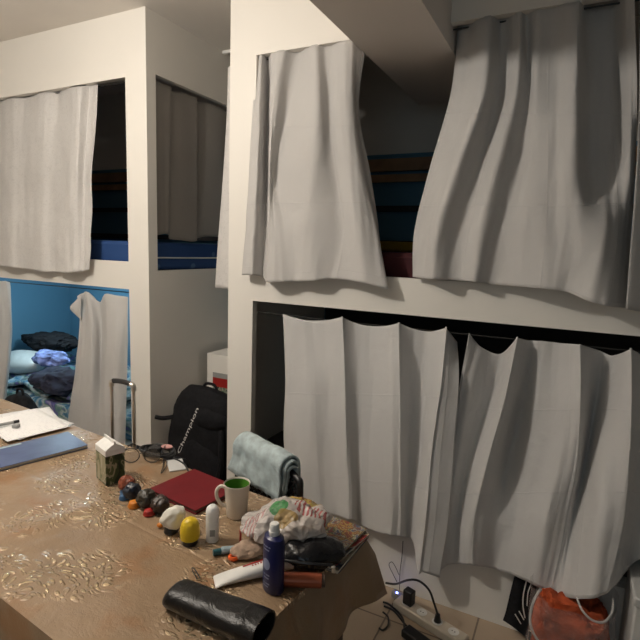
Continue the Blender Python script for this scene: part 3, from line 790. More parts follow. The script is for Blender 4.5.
obj('loop', T(smooth_path([(v.x, v.y, .004) for v in q], 6), .0014, 6), 'black', t)
p = at_z(167, 450, .765)
o = obj('hang_tag', LA([(0, 0), (.019, 0), (.020, .002), (.019, .004), (0, .004)], 24, Matrix.Scale(.55, 4, (0, 1, 0))), 'pinkish'); o.location = (p.x, p.y, .775); o.rotation_euler = (.25, 0, .3)
tag(o, 'small pink oval tag lying on the black cable', 'tag')
p = at_z(176, 465, .752)
o = flat('card', p.x, p.y, ZTOP, .085, .05, .003, math.radians(-40), 'greywhite', 'pale grey plastic card under the cable near backpack', 'card')

# maroon book
t = thing('book', 'maroon covered book lying flat between figurines and mug', 'book', (-.912, -.898, ZTOP), math.radians(-8))
obj('cover', B(-.097, .097, -.083, .083, .010, .012), 'maroon', t, smooth=False, bevel=.001)
obj('page_block', B(-.094, .094, -.080, .080, .002, .010), plain('dark_pages', (.10, .06, .05), .8), t, smooth=False)
obj('back_cover', B(-.097, .097, -.083, .083, 0, .002), 'maroon', t, smooth=False)

# mug
t = thing('mug', 'cream mug with green inside standing right of maroon book', 'mug', (-.735, -.940, ZTOP), math.radians(205))
MS = Matrix.Scale(.915, 4)
obj('body', LA([(0, 0), (.027, 0), (.029, .003), (.0325, .05), (.0365, .094), (.0378, .097), (.0368, .0985), (.0352, .097), (.0345, .094)], 48, MS), 'mug', t)
obj('inside', LA([(.0346, .0945), (.0305, .05), (.0265, .008), (0, .006)], 48, MS), 'green', t)
bm = T(smooth_path([(.033, 0, .083), (.047, 0, .085), (.058, 0, .072), (.057, 0, .05), (.046, 0, .032), (.031, 0, .026)], 6), [.0052]*31, 10); bm.transform(MS)
obj('handle', bm, 'mug', t)
# roll-on
p = Vector((-.717, -1.062, 0))
t = thing('deodorant_stick', 'white deodorant stick with rounded cap left of mug base', 'deodorant', (p.x, p.y, ZTOP))
obj('body', LA([(0, 0), (.0145, 0), (.0155, .002), (.0155, .058), (.0152, .060), (0, .060)], 32), 'white', t)
obj('cap', LA([(.0153, .0595), (.0157, .061), (.0157, .074), (.0135, .083), (.008, .0885), (0, .090)], 32), 'white', t)
bm = B(-.006, .006, -.0163, -.0155, .018, .034)
obj('printed_mark', bm, 'grey', t, smooth=False).rotation_euler = (0, 0, math.radians(38))

# small figurines
def figurine(px, py, z, hair, body, r, label, bodyoff, hairmesh=None, bodym=None, tall=1.0):
    p = at_z(px, py, z)
    t = thing('figurine', label, 'figurine', (p.x, p.y, ZTOP), 0, 'row of small figurines')
    bx, by = bodyoff
    obj('body', bodym or LA([(0, 0), (r*.62, 0), (r*.66, .003), (r*.5, r*.55), (0, r*.75)], 20, Matrix.Translation((bx, by, 0))), body, t)
    obj('hair', hairmesh or blob((0, 0, r*1.02), (r, r*.95, r*tall), .24, 75, px, 4), hair, t)
    return t
figurine(127, 491, .75, 'orangehair', 'blue', .0225, 'small figurine with rust orange hair beside green carton', (.004, -.01))
figurine(132, 499, .75, 'navyhair', 'blue', .0225, 'small figurine with dark navy hair and blue body', (-.018, -.010))
figurine(147, 508, .75, 'olivehair', 'orange', .0255, 'small figurine with dark olive hair and orange body', (-.034, -.012))
figurine(160, 513, .75, 'brownhair', 'red', .0235, 'small figurine with dark brown hair and red body', (-.018, -.020))
p = at_z(171, 530, .75)
wh = blob((.0, .002, .034), (.0295, .024, .0275), .16, 45, 4, 4)
for v in wh.verts:
    if v.co.z > .034: v.co.x += (v.co.z-.034)*.6; v.co.z += (v.co.z-.034)*.35
    if v.co.x < -.010: v.co.z -= (-.010-v.co.x)*.35
t = figurine(171, 532, .75, 'cream', 'black', .024, 'figurine with tilted white hair on dark body', (0, 0), wh, LA([(0, 0), (.016, 0), (.0175, .003), (.014, .016), (0, .018)], 24))
q = at_z(160, 525, .757)-Vector(t.location)
obj('collar', blob((q.x, q.y, .006), (.008, .007, .006), .1, 40, 2, 2, floor=0), 'orange', t)
yd = LA([(.0175, .010), (.0222, .014), (.0230, .024), (.0225, .038), (.0200, .050), (.0150, .058), (.008, .0625), (0, .064)], 36)
for v in yd.verts: v.co += v.co.normalized()*.0012*noise.noise(v.co*160)
figurine(190, 543, .75, 'yellow', 'black', .02, 'figurine with tall rounded yellow hair on black base', (0, 0), yd, LA([(0, 0), (.0185, 0), (.0195, .002), (.0190, .011), (0, .013)], 28))

# small tubes
a = at_z(213, 554, .755); b = at_z(241, 548, .755)
t = thing('small_tube', 'pale blue small squeeze tube with teal cap near orange ring', 'tube', (a.x, a.y, ZTOP), math.atan2((b-a).y, (b-a).x))
L = (b-a).length
obj('cap', T([(0, 0, .0075), (.018, 0, .0075)], .0072, 14), 'teal', t)
bm = T([(.018, 0, .0075), (.022, 0, .0085), (L*.7, 0, .0085), (L+.01, 0, .006)], [.0055, .0088, .0092, .0085], 14)
for v in bm.verts:
    k = max(0, (v.co.x-.03)/(L-.02)); v.co.z = .0015+(v.co.z-.0015)*(1-.8*min(1, k))
obj('body', bm, 'paleblue', t)
p = at_z(234, 557.5, .754)
bm = bmesh.new(); n = 24
tube(bm, [(.009*math.cos(2*PI*k/n), .009*math.sin(2*PI*k/n), .006) for k in range(n+1)], .0048, 8)
o = obj('ring', bm, 'brightorange'); o.location = (p.x, p.y, ZTOP-.001); tag(o, 'bright orange plastic ring between small tube and white tube', 'ring')
a = at_z(214.5, 577, .765); b = at_z(292, 563, .765)
t = thing('cream_tube', 'white squeeze tube with red stripe lying behind blue bottle', 'tube', (a.x, a.y, ZTOP), math.atan2((b-a).y, (b-a).x))
L = (b-a).length; bm = bmesh.new(); rings = []
for k in range(13):
    s = k/12; x = s*L*.84; w = .0205-.003*s; h = .0025+.0155*(s**.7); ring = []
    for q in range(20):
        an = 2*PI*q/20; ring.append(bm.verts.new((x, w*math.cos(an)*(abs(math.cos(an))**-.25 if abs(math.cos(an)) > .05 else 1), h+h*math.sin(an))))
    rings.append(ring)
for u, w in zip(rings, rings[1:]):
    for q in range(20): bm.faces.new((u[q], u[(q+1) % 20], w[(q+1) % 20], w[q]))
bm.faces.new(rings[0]); bm.faces.new(rings[-1]); bmesh.ops.recalc_face_normals(bm, faces=bm.faces)
obj('body', bm, 'white', t)
obj('cap', T([(L*.84, 0, .018), (L, 0, .018)], .0155, 20), 'white', t)
def on_tube(x, y): # height of the tube's upper face
    s = x/(L*.84); h = .0025+.0155*(s**.7); w = .0205-.003*s; return h + h*math.sqrt(max(0, 1-(y/w)**2))**.8+.0005
def tube_mark(x0, x1, y0, y1):
    bm = bmesh.new(); n = 8; g = [[bm.verts.new((x0+(x1-x0)*i/n, y0+(y1-y0)*j/3, on_tube(x0+(x1-x0)*i/n, y0+(y1-y0)*j/3)+.0006)) for j in range(4)] for i in range(n+1)]
    for i in range(n):
        for j in range(3): bm.faces.new((g[i][j], g[i+1][j], g[i+1][j+1], g[i][j+1]))
    return bm
obj('red_stripe', tube_mark(L*.36, L*.74, .0035, .0095), 'red', t)
bm = tube_mark(L*.47, L*.485, -.004, .001)
for k in range(1, 7):
    b2 = tube_mark(L*(.47+.035*k), L*(.485+.035*k+.004*(k % 2)), -.004, .001); me = bpy.data.meshes.new('x'); b2.to_mesh(me); b2.free(); bm.from_mesh(me); bpy.data.meshes.remove(me)
obj('red_lettering', bm, 'red', t)

# blue bottle
p = at_z(271, 591, .7505)
t = thing('lotion_bottle', 'navy blue lotion bottle with white cap at front of table', 'bottle', (p.x, p.y+.008, ZTOP), math.radians(-20))
SC = Matrix.Scale(.72, 4, (0, 1, 0))
obj('body', LA([(0, 0), (.0245, 0), (.0262, .003), (.0265, .05), (.0262, .108), (.0235, .117), (.014, .1215), (.009, .123)], 40, SC), 'navy', t)
obj('cap', LA([(.0105, .1205), (.0112, .1215), (.0112, .130), (.0100, .131), (.0100, .1425), (.0085, .1455), (0, .1465)], 28), 'white', t)
def on_bottle(x, z, e=.0006):
    return (x, -.72*math.sqrt(max(0, .0265**2-x*x))-e, z)
bm = bmesh.new(); c0 = bm.verts.new(on_bottle(0, .064))
rr = [[bm.verts.new(on_bottle(f*.0105*math.cos(2*PI*k/24), .064+f*.0125*math.sin(2*PI*k/24))) for k in range(24)] for f in (.5, 1)]
for k in range(24):
    bm.faces.new((c0, rr[0][k], rr[0][(k+1) % 24])); bm.faces.new((rr[0][k], rr[1][k], rr[1][(k+1) % 24], rr[0][(k+1) % 24]))
obj('oval_emblem', bm, 'navylight', t)
bm = bmesh.new()
def bar(bm, x0, x1, z0, z1):
    n = 6; g = [[bm.verts.new(on_bottle(x0+(x1-x0)*i/n, z)) for z in (z0, z1)] for i in range(n+1)]
    for i in range(n): bm.faces.new((g[i][0], g[i+1][0], g[i+1][1], g[i][1]))
for (z, ws) in ((.101, ((-.012, -.006), (-.004, .004), (.006, .011))), (.094, ((-.008, .008),)), (.040, ((-.010, -.002), (0, .010))), (.033, ((-.008, .008),)), (.021, ((-.011, -.003), (-.001, .010))), (.015, ((-.009, .007),))):
    for a, b in ws:
        bm = bmesh.new(); bar(bm, a, b, z, z+.003); obj('printed_line', bm, 'navylight', t)

# copper can
a = at_z(283, 579.5, .765); b = at_z(322, 581, .765)
t = thing('spray_can', 'copper coloured small can lying on its side right of blue bottle', 'can', ((a+b)/2)[:2]+(ZTOP,), math.atan2((b-a).y, (b-a).x))
L = (b-a).length/2
obj('body', T([(-L, 0, .015), (-L+.001, 0, .015), (L-.001, 0, .015), (L, 0, .015)], [.0135, .0148, .0148, .0135], 28), 'copper', t)
obj('end_cap', T([(L-.0005, 0, .015), (L+.006, 0, .015), (L+.007, 0, .015)], [.0125, .0125, .011], 24), 'darkwood', t)

# leather pouch
a = at_z(172, 590, .775); b = at_z(262, 630, .775)
ax_ = (b-a); L = ax_.length
t = thing('leather_pouch', 'long black leather pouch at near edge of table', 'pouch', ((a+b)/2)[:2]+(ZTOP,), math.atan2(ax_.y, ax_.x))
bm = bmesh.new(); rings = []; NR = 40
for k in range(NR+1):
    s = k/NR; x = (s-.5)*L*1.04
    e = min(1, s/.10); e = math.sqrt(1-(1-e)**2); 
    w = (.033+.006*s)*(.55+.45*e); h = (.0215+.005*s)*(.35+.65*e); ring = []
    for q in range(32):
        an = 2*PI*q/32; c, sn = math.cos(an), math.sin(an)
        y = w*math.copysign(abs(c)**.8, c); z = h+h*math.copysign(abs(sn)**.85, sn)
        z += .0022*noise.noise(Vector((x*30, y*30, 2)))*(1 if z > h else 0)
        ring.append(bm.verts.new((x, y, max(0, z))))
    rings.append(ring)
for u, w in zip(rings, rings[1:]):
    for q in range(32): bm.faces.new((u[q], u[(q+1) % 32], w[(q+1) % 32], w[q]))
bm.faces.new(rings[0][::-1])
inner = [bm.verts.new(Vector((v.co.x-.0005, v.co.y*.90, .0265+(v.co.z-.0265)*.86))) for v in rings[-1]]
deep = [bm.verts.new(Vector((v.co.x-.03, v.co.y, v.co.z))) for v in inner]
for q in range(32):
    bm.faces.new((rings[-1][q], rings[-1][(q+1) % 32], inner[(q+1) % 32], inner[q])); bm.faces.new((inner[q], inner[(q+1) % 32], deep[(q+1) % 32], deep[q]))
bm.faces.new(deep); bmesh.ops.recalc_face_normals(bm, faces=bm.faces)
obj('sleeve', bm, 'leather', t)
q = [at_z(x, y, .757) for x, y in ((200, 578), (197, 573), (194, 568.5), (192, 568), (192.5, 571), (195, 575), (197, 579))]
obj('wrist_cord', T(smooth_path(q, 6), .0013, 6), 'black', t, world=True)

# black toiletry bag with a crumpled plastic bag on it, tan pouch, magazines
p = at_z(306, 556, .77)
t = thing('toiletry_bag', 'black zipped bag lying under the crumpled plastic bag', 'bag', (p.x, p.y+.01, ZTOP), math.radians(20))
bm = blob((0, 0, .031), (.082, .056, .033), .16, 24, 6, 4, floor=0)
obj('body', bm, 'blackgloss', t)
obj('zipper', T(smooth_path([(-.06, -.047, .03), (-.02, -.056, .034), (.02, -.056, .034), (.06, -.047, .03)], 6), .003, 8), 'black', t)
obj('zip_pull', B(.058, .066, -.058, -.052, .018, .032), 'steel', t, bevel=.001)
p = at_z(243, 551, .765)
o = obj('cloth_pouch', blob((0, 0, .014), (.036, .026, .017), .28, 40, 3, 4, floor=0), 'tan'); o.location = (p.x+.004, p.y+.012, ZTOP); o.rotation_euler = (0, 0, .4)
tag(o, 'tan fuzzy cloth pouch under left end of plastic bag', 'pouch')
p = at_z(283, 528, .80)
t = thing('plastic_bag', 'crumpled white printed plastic bag heaped on the black bag', 'plastic bag', (p.x+.004, p.y+.006, ZTOP+.012), math.radians(15))
bm = blob((0, 0, .055), (.094, .062, .043), .19, 13, 5, 6, ridge=True)
for v in bm.verts:
    v.co += Vector((noise.noise(v.co*45), noise.noise(v.co*45+Vector((5, 0, 0))), noise.noise(v.co*45+Vector((0, 9, 0)))))*.005
    if v.co.x < -.02: v.co.z *= 1-.35*min(1, (-.02-v.co.x)/.06)
    if v.co.z < .012 and v.co.x < -.05: v.co.z = .012
obj('film', bm, 'film', t)
p2 = at_z(243, 533, .775)
obj('twisted_handle', T(smooth_path([(p2.x+.03, p2.y+.01, .785), (p2.x+.008, p2.y, .79), (p2.x-.002, p2.y-.004, .787)], 5), [.006]*5+[.007]*5+[.008], 8), 'film', t, world=True)
obj('red_tie', T([(p2.x-.003, p2.y-.006, .756), (p2.x-.003, p2.y-.006, .784)], .0026, 8), 'red', t, world=True)
def magazine(cx, cy, z, rot, cover, label, h=.007, sx=.11, sy=.165):
    t = thing('magazine', label, 'magazine', (cx, cy, z), rot, 'magazines at table end')
    obj('page_block', B(-sx/2+.001, sx/2-.002, -sy/2+.001, sy/2-.001, .0006, h-.0006), 'pages', t, smooth=False)
    obj('cover', B(-sx/2, sx/2, -sy/2, sy/2, h-.0006, h), cover, t, smooth=False)
    obj('back_cover', B(-sx/2, sx/2, -sy/2, sy/2, 0, .0006), cover, t, smooth=False)
    return t
mc = (at_z(333, 515, .78)+at_z(363, 528, .78)+at_z(341, 566, .78)+at_z(310, 552, .78))/4
magazine(mc.x-.012, mc.y+.006, ZTOP, math.radians(-2), 'magcover_c', 'dark covered magazine at bottom of magazine stack', .009)
magazine(mc.x-.016, mc.y+.004, ZTOP+.0095, math.radians(-9), 'magcover_b', 'red covered magazine in middle of magazine stack', .008)
magazine(mc.x-.022, mc.y+.006, ZTOP+.018, math.radians(-6), 'magcover', 'colourful food-print magazine topmost of magazine stack', .008)

# ------------------------------------------------------------------ chair and towel
ca = Vector((-.985, -.55, 0)); cb = Vector((-.705, -.665, 0)); cd = (cb-ca).normalized()
cm = (ca+cb)/2 - cd*.012; crot = math.atan2(cd.y, cd.x)
t = thing('rattan_chair', 'black woven chair tucked behind table with towel over its back', 'chair', (cm.x, cm.y, 0), crot)
W = .175
obj('back_frame', T(smooth_path([(-W, 0, .0), (-W, -.01, .45), (-W, .0, .70), (-W+.03, .004, .745), (0, .006, .75), (W-.03, .004, .745), (W, .0, .70), (W, -.01, .45), (W, 0, .0)], 6), .011, 10), 'black', t)
bm = bmesh.new()
for k in range(22):
    x = -W+.016+k*(2*W-.032)/21
    tube(bm, [(x, .004*(1 if (k+j) % 2 else -1), .47+j*.0155) for j in range(18)], .0036, 5)
for j in range(17):
    z = .478+j*.0155
    tube(bm, [(-W+.008+i*(2*W-.016)/21, .004*(-1 if (i+j) % 2 else 1), z) for i in range(22)], .0036, 5)
obj('woven_back', bm, 'blackgloss', t)
obj('seat', B(-W, W, -.37, .01, .43, .455), 'blackgloss', t, bevel=.008)
for sx in (-1, 1): obj('leg', T([(sx*(W-.01), -.35, 0), (sx*(W-.01), -.35, .44)], .012, 10), 'darkwood', t)
def towel_layer(x0, x1, front, back, r, zt, th, seed):
    prof = [(-r-.006, front)] + [(-r-.003*math.sin(k), front+(zt-r-front)*k/6) for k in range(1, 6)]
    prof += [(-r*math.cos(a), zt-r+r*math.sin(a)) for a in [PI*k/10 for k in range(11)]]
    prof += [(r, zt-r-(zt-r-back)*k/6) for k in range(1, 7)]
    bm = bmesh.new(); N = 34; g = []
    for i in range(N+1):
        x = x0+(x1-x0)*i/N; row = []
        for j, (y, z) in enumerate(prof):
            k = noise.fractal(Vector((x*14+seed, z*14, y*9)), 1, 2, 3)
            sagz = .006*noise.noise(Vector((x*8, seed, 0)))
            fr_ = max(0, min(1, (z-.66)/(zt-.66))) if y < .02 else 1
            row.append(bm.verts.new((x+.05*fr_*(1-i/N)**2+.006*noise.noise(Vector((z*12, i*.01, seed))), y+(.009*k if y < 0 else .003*k), z+sagz+.004*k)))
        g.append(row)
    for i in range(N):
        for j in range(len(prof)-1): bm.faces.new((g[i][j], g[i+1][j], g[i+1][j+1], g[i][j+1]))
    return bm
t2 = thing('towel', 'pale blue towel folded over the black chair back', 'towel', (cm.x, cm.y, .60), crot)
for nm, a in (('outer_fold', (-W-.012, W-.050, .662, .56, .036, .803, .01, 1)), ('inner_fold', (-W+.002, W-.042, .68, .58, .025, .789, .01, 4)), ('inmost_fold', (-W+.004, W-.036, .695, .59, .0165, .775, .01, 7))):
    o = obj(nm, towel_layer(*a), 'towel', t2, thick=.0075, loc=(0, 0, -.60))

# ------------------------------------------------------------------ suitcase
t = thing('suitcase', 'suitcase behind table with raised steel pull handle', 'suitcase', (-1.478, -.58, 0), 0)
obj('body', B(-.17, .17, -.10, .13, .04, .60), 'blackcloth', t, bevel=.03)
for sx in (-1, 1):
    obj('wheel', T([(sx*.13-.012, .05, .025), (sx*.13+.012, .05, .025)], .025, 16), 'black', t)
h = obj('pull_handle', T([(-.058, -.065, .58), (-.058, -.065, .915)], .0062, 12), 'steel', t)
obj('tube', T([(.058, -.065, .58), (.058, -.065, .915)], .0062, 12), 'steel', h)
obj('grip', T(smooth_path([(-.05, -.065, .927), (-.02, -.065, .931), (.02, -.065, .931), (.05, -.065, .927)], 4), .0095, 12), 'black', h)
for sx in (-1, 1): obj('corner_cap', T(smooth_path([(sx*.058, -.065, .905), (sx*.057, -.065, .922), (sx*.045, -.065, .928)], 4), .0098, 12), 'steel', h)

# ------------------------------------------------------------------ backpack and box in the gap
t = thing('backpack', 'black backpack with white lettering standing in gap between bunk units', 'backpack', (-1.712, .135, 0), 0)
# outline of the body, front view, as rows of half-profiles
bm = bmesh.new(); prof = [(.0, -.235, .20, .085), (.10, -.245, .205, .10), (.30, -.243, .205, .105), (.46, -.228, .205, .10), (.56, -.205, .20, .085), (.62, -.182, .195, .07), (.66, -.155, .17, .05), (.688, -.12, .02, .022)]
def pk(zz):
    for a, b in zip(prof, prof[1:]):
        if a[0] <= zz <= b[0]:
            k = (zz-a[0])/(b[0]-a[0]); return [a[i]+(b[i]-a[i])*k for i in range(4)]
rings = []
for k in range(40):
    z, a, b, dpt = pk(.0001+(.6848)*k/39); ring = []
    for q in range(36):
        an = 2*PI*q/36; c, s_ = math.cos(an), math.sin(an)
        x = (a+b)/2+(b-a)/2*math.copysign(abs(c)**.7, c); y = dpt*math.copysign(abs(s_)**.7, s_)
        n_ = noise.fractal(Vector((x*9, y*9, z*9)), 1, 2, 3)*.014
        ring.append(bm.verts.new((x+n_, y+n_, z+(n_*.5 if k > 2 else 0))))
    rings.append(ring)
for u, w in zip(rings, rings[1:]):
    for q in range(36): bm.faces.new((u[q], u[(q+1) % 36], w[(q+1) % 36], w[q]))
bm.faces.new(rings[0][::-1]); bm.faces.new(rings[-1])
obj('body', bm, 'blackcloth', t)
obj('front_pocket', blob((.01, -.085, .24), (.165, .05, .19), .06, 10, 3, 4), 'blackcloth', t)
obj('top_flap', blob((.05, -.06, .54), (.13, .045, .06), .12, 10, 8, 4), 'blackcloth', t)
obj('strap', T(smooth_path([(.15, -.08, .50), (.175, -.105, .42), (.175, -.115, .30), (.14, -.12, .20)], 6), .016, 8), 'blackcloth', t)
obj('strap', T(smooth_path([(-.15, -.06, .52), (-.22, -.10, .505), (-.262, -.12, .51)], 6), .012, 8), 'blackcloth', t)
obj('grab_loop', T(smooth_path([(-.05, .02, .66), (-.03, .02, .70), (.03, .02, .70), (.05, .02, .66)], 6), .008, 8), 'blackcloth', t)
a = at_y(178.5, 453, -.01); b = at_y(197.5, 408, -.01)
tx = text_mesh('Champion', .075)
ang = math.atan2((b-a).z, (b-a).x)
mid = (a+b)/2 - Vector((-1.712, .135, 0))
# letters get smaller along the word, as the raised print on the cloth curves away
ws = max(v.co.x for v in tx.verts)-min(v.co.x for v in tx.verts); kx = (b-a).length/ws
for v in tx.verts:
    v.co.x *= kx; v.co.y *= .34
tx.transform(Matrix.Translation(mid) @ Matrix.Rotation(-ang, 4, 'Y') @ Matrix.Rotation(PI/2, 4, 'X'))
obj('white_lettering', tx, 'whitestripe', t, smooth=False)

t = thing('storage_carton', 'white carton with small colour picture standing behind the backpack', 'box', (-1.77, .52, 0))
obj('body', B(-.165, .165, -.12, .2, 0, .805), 'board', t, smooth=False, bevel=.003)
a = at_y(213, 372, .399); b = at_y(236, 404, .399)
obj('picture', B(a.x+1.77, b.x+1.77, -.1225, -.1195, b.z, a.z-.045), 'picprint', t, smooth=False)
obj('red_picture_band', B(a.x+1.77, b.x+1.77, -.1228, -.1195, a.z-.085, a.z-.03), 'red', t, smooth=False)
obj('grey_picture_band', B(a.x+1.77, b.x+1.77, -.1228, -.1195, a.z-.03, a.z), 'grey', t, smooth=False)

# ------------------------------------------------------------------ floor corner at right
p = Vector((-.415, -.135, 0))
a = at_z(400, 599, .036); b = at_z(462, 637, .036); rot = math.atan2((b-a).y, (b-a).x)
c = (a+b)/2
t = thing('power_strip', 'ivory power strip on tiled floor beside white bunk base', 'power strip', (c.x, c.y, 0), rot)
obj('body', B(-.155, .155, -.03, .03, 0, .036), 'strip', t, bevel=.006)
for k in range(4):
    s = obj('socket', LA([(0, 0), (.02, 0), (.021, .0015), (.0, .0016)], 24, Matrix.Translation((-.105+k*.07, 0, .0362))), 'white', t)
    for dx in (-.0055, .0055): obj('hole', LA([(0, 0), (.0022, 0), (.0022, .0006), (0, .0006)], 10, Matrix.Translation((-.105+k*.07+dx, 0, .038))), 'black', s)
def onstrip(u, z): q = c+Vector((math.cos(rot), math.sin(rot), 0))*u; return Vector((q.x, q.y, z))
q = onstrip(-.098, .038)
t = thing('wall_charger', 'black block charger plugged upright into power strip', 'charger', q, rot)
obj('block', B(-.02, .02, -.017, .017, .001, .062), 'black', t, bevel=.004)
o = obj('charger_lead', T(smooth_path([at_z(386, 583, .05), at_z(396, 584, .08), at_y(408, 580, -.16), at_y(419, 581, -.17), at_y(429, 590, -.17), at_y(434, 603, -.165), onstrip(.035, .066)], 8), .0045, 8), 'black')
base_origin(o); tag(o, 'thick black lead arching into a plug on power strip', 'cable')
obj('plug', T([onstrip(.035, .039), onstrip(.035, .068)], [.014, .009], 12), 'black', o, world=True)
q0 = at_z(420, 631, .02); q0.y -= .04
t = thing('power_adapter', 'black power adapter brick on floor in front of power strip', 'adapter', (q0.x, q0.y, 0), rot-.08)
obj('brick', B(-.058, .058, -.025, .025, 0, .032), 'black', t, bevel=.006)
pts = [(q0.x-.055, q0.y+.022, .016)] + [tuple(at_z(x, y, .008)) for x, y in ((402, 617), (390, 605), (383, 602))]
obj('lead', T(smooth_path(pts, 8), .0042, 8), 'black', t, world=True)
pts = [tuple(at_z(x, y, .006)) for x, y in ((384, 606), (394, 611), (404, 623), (414, 634), (430, 642), (450, 650))]
o = obj('floor_cable', T(smooth_path(pts, 8), .004, 8), 'black'); base_origin(o); tag(o, 'black cable trailing over tiles in front of adapter', 'cable')
pts = [tuple(at_z(x, y, .006)) for x, y in ((383, 612), (388, 617), (388, 625), (383, 630), (379, 628))]
o = obj('floor_cable', T(smooth_path(pts, 8), .0035, 8), 'black'); base_origin(o); tag(o, 'short curl of black cable on tiles nearest the tablecloth', 'cable')
q = at_z(398, 594, .03)
t = thing('usb_hub', 'small hub with glowing blue light beside power strip', 'hub', (q.x-.004, q.y+.010, 0), rot)
obj('case', B(-.025, .025, -.013, .013, 0, .03), 'grey', t, bevel=.004)
obj('indicator_light', LA([(0, 0), (.0042, 0), (.0035, .003), (0, .004)], 12, Matrix.Translation((0, -.006, .0295))), 'led', t)
pts = [at_y(403, 541, -.012), at_y(402, 556, -.012), at_y(400, 572, -.012), (q.x, q.y+.02, .035)]
o = obj('thin_wire', T(smooth_path(pts, 6), .0016, 6), 'wire'); base_origin(o); tag(o, 'thin wire running down white bunk base to glowing hub', 'wire')
pts = [at_y(397, 582, -.02), at_y(393, 574, -.02), at_y(389, 565, -.02), at_y(392, 562, -.02), at_y(396, 568, -.02), at_y(399, 575, -.02)]
o = obj('thin_wire', T(smooth_path(pts, 6), .0014, 6), 'wire'); base_origin(o); tag(o, 'thin wire looped upward against white bunk base', 'wire')

# shorts
g = [[(516, 571, .03), (523, 573, .04), (530, 576, .03), (537, 580, .04)], [(511, 590, .035), (519, 592, .045), (527, 595, .035), (535, 598, .045)], [(506, 611, .04), (515, 614, .05), (524, 619, .04), (532, 622, .05)], [(503, 620, .045), (512, 626, .055), (522, 634, .05), (530, 640, .055)]]
o = obj('shorts', sheet(pxrows(g), 6, 6), 'blackcloth', thick=.004); base_origin(o)
tag(o, 'black shorts with white side stripes hanging beside orange bag', 'shorts')
def ribbon(pts, w, d):
    bm = bmesh.new(); P = smooth_path([at_y(x, y, -d) for x, y in pts], 6); prev = None
    for i, p_ in enumerate(P):
        tt = (P[min(i+1, len(P)-1)]-P[max(i-1, 0)]).normalized(); n_ = Vector((tt.z, 0, -tt.x))*w
        c2 = (bm.verts.new(p_-n_), bm.verts.new(p_+n_))
        if prev: bm.faces.new((prev[0], prev[1], c2[1], c2[0]))
        prev = c2
    return bm
obj('stripe', ribbon([(527, 574), (526, 583), (523.5, 594), (523, 606), (525, 618)], .0022, .062), 'whitestripe', o, world=True, thick=.001)
obj('stripe', ribbon([(532, 577), (531, 584), (528, 593), (527, 606)], .0018, .064), 'whitestripe', o, world=True, thick=.001)
obj('stripe', ribbon([(515, 614), (521, 624)], .002, .07), 'whitestripe', o, world=True, thick=.001)
obj('stripe', ribbon([(519, 611), (524, 620)], .002, .07), 'whitestripe', o, world=True, thick=.001)

# orange cloth in clear bag
a = at_y(530, 600, -.1); b = at_y(612, 600, -.1)
cx, cw = (a.x+b.x)/2, (b.x-a.x)/2; top = at_y(570, 588, -.1).z
t = thing('clear_bag', 'clear plastic bag full of orange cloth under bulging curtain', 'plastic bag', (cx+.008, -.118, 0))
bm = blob((0, 0, top*.47), (1, 1, 1), .0, 14, 5, 5)
for v in bm.verts:
    d = v.co-Vector((0, 0, top*.47)); e = .55
    q = Vector((math.copysign(abs(d.x)**e, d.x), math.copysign(abs(d.y)**e, d.y), math.copysign(abs(d.z)**.6, d.z)))
    k = 1+.16*(1-2.2*abs(noise.fractal(Vector((d.x*1.5, d.y*1.5, d.z*1.9))+Vector((3, 1, 7)), 1, 2, 4)))
    v.co = Vector((q.x*cw*.86*k, q.y*.075*k, max(.003, top*.46+q.z*top*.44*k)))
obj('orange_cloth', bm, 'orangecloth', t)
bm = bmesh.new(); n = 72; rings = []
for a_ in range(15):
    f = a_/14; ring = []
    for q in range(n):
        an = 2*PI*q/n; c_, s_ = math.cos(an), math.sin(an)
        k = 1.0+.04*f+.09*noise.noise(Vector((c_*3, s_*3, f*4)))+.05*noise.noise(Vector((c_*9, s_*9, f*9)))
        z = .002+f*top*(1.06+.10*noise.noise(Vector((c_*2, s_*2, 5)))-.10*max(0, -s_))
        ring.append(bm.verts.new((cw*1.02*k*math.copysign(abs(c_)**.6, c_), .092*k*math.copysign(abs(s_)**.6, s_), z)))
    rings.append(ring)
for u, w in zip(rings, rings[1:]):
    for q in range(n): bm.faces.new((u[q], u[(q+1) % n], w[(q+1) % n], w[q]))
obj('film', bm, 'clearfilm', t)
def wp(x, y, d): q = at_y(x, y, -d); return (q.x, q.y, q.z)
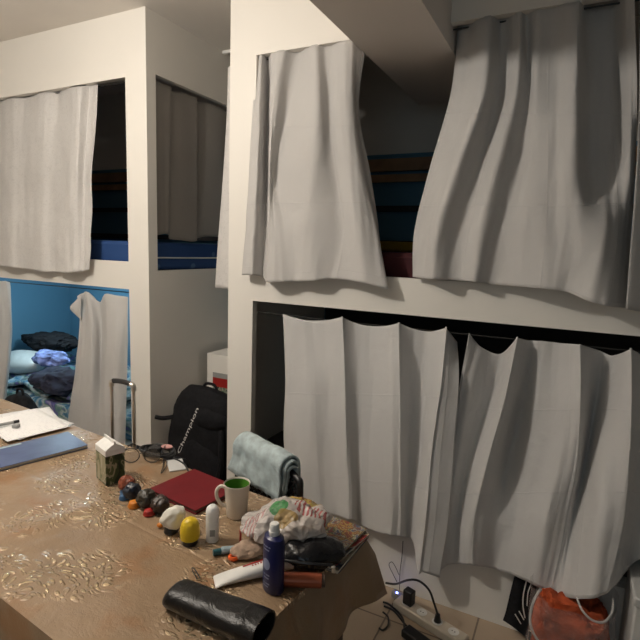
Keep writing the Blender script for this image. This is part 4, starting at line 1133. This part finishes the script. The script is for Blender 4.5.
obj('bag_rim', T(smooth_path([wp(577, 598, .20), wp(582, 610, .235), (wp(592, 620, .24)), wp(604, 622, .23), wp(612, 612, .2), wp(613, 598, .17)], 6), .0038, 8), 'rimfilm', t, world=True)
obj('bag_rim', T(smooth_path([wp(541, 589, .19), wp(534, 600, .22), wp(530, 618, .235), wp(533, 632, .24), wp(541, 645, .24)], 6), .0045, 8), 'rimfilm', t, world=True)
# white storage box
t = thing('storage_box', 'white plastic storage box right of orange bag on floor', 'box', (.40, -.13, 0))
zt_ = at_y(625, 594, -.25).z
obj('body', B(-.145, .16, -.12, .11, 0, zt_-.03), 'greywhite', t, bevel=.006)
obj('lid', B(-.15, .165, -.125, .115, zt_-.03, zt_), 'greywhite', t, bevel=.005)
o = obj('shoe_bag', blob((.40, -.14, zt_+.04), (.10, .08, .05), .1, 9, 3, 4, floor=zt_+.001), 'blackcloth'); base_origin(o)
tag(o, 'dark bag lying on white storage box under curtain hem', 'bag')

# ------------------------------------------------------------------ light
def point(name, loc, watt, col, r):
    l = bpy.data.lights.new(name, 'POINT'); l.energy = watt; l.color = col; l.shadow_soft_size = r
    o = bpy.data.objects.new(name, l); COL.objects.link(o); o.location = loc; return o
point('room_lamp', (-1.84, -1.47, 2.335), 63, (1, .925, .825), .06)
point('bunk_fill', (-3.2, .38, 1.06), 10, (.62, .88, 1), .04)  # unseen light added to brighten the lower left bunk's blue walls
al = bpy.data.lights.new('cool_fill', 'AREA'); al.shape = 'RECTANGLE'; al.size = 1.3; al.size_y = 1.2; al.energy = 4; al.color = (.62, .86, 1)  # added cool fill from behind the camera, not an actual window
ao = bpy.data.objects.new('cool_fill', al); COL.objects.link(ao); ao.location = (.1, YF+.03, 1.6); ao.rotation_euler = (PI/2, 0, 0)
w = bpy.data.worlds.new('world'); S.world = w; w.use_nodes = True
w.node_tree.nodes['Background'].inputs[0].default_value = (.5, .55, .6, 1); w.node_tree.nodes['Background'].inputs[1].default_value = .05
S.view_settings.view_transform = 'Standard'; S.view_settings.look = 'None'
S.view_settings.exposure = 0.0; S.view_settings.gamma = 1.0
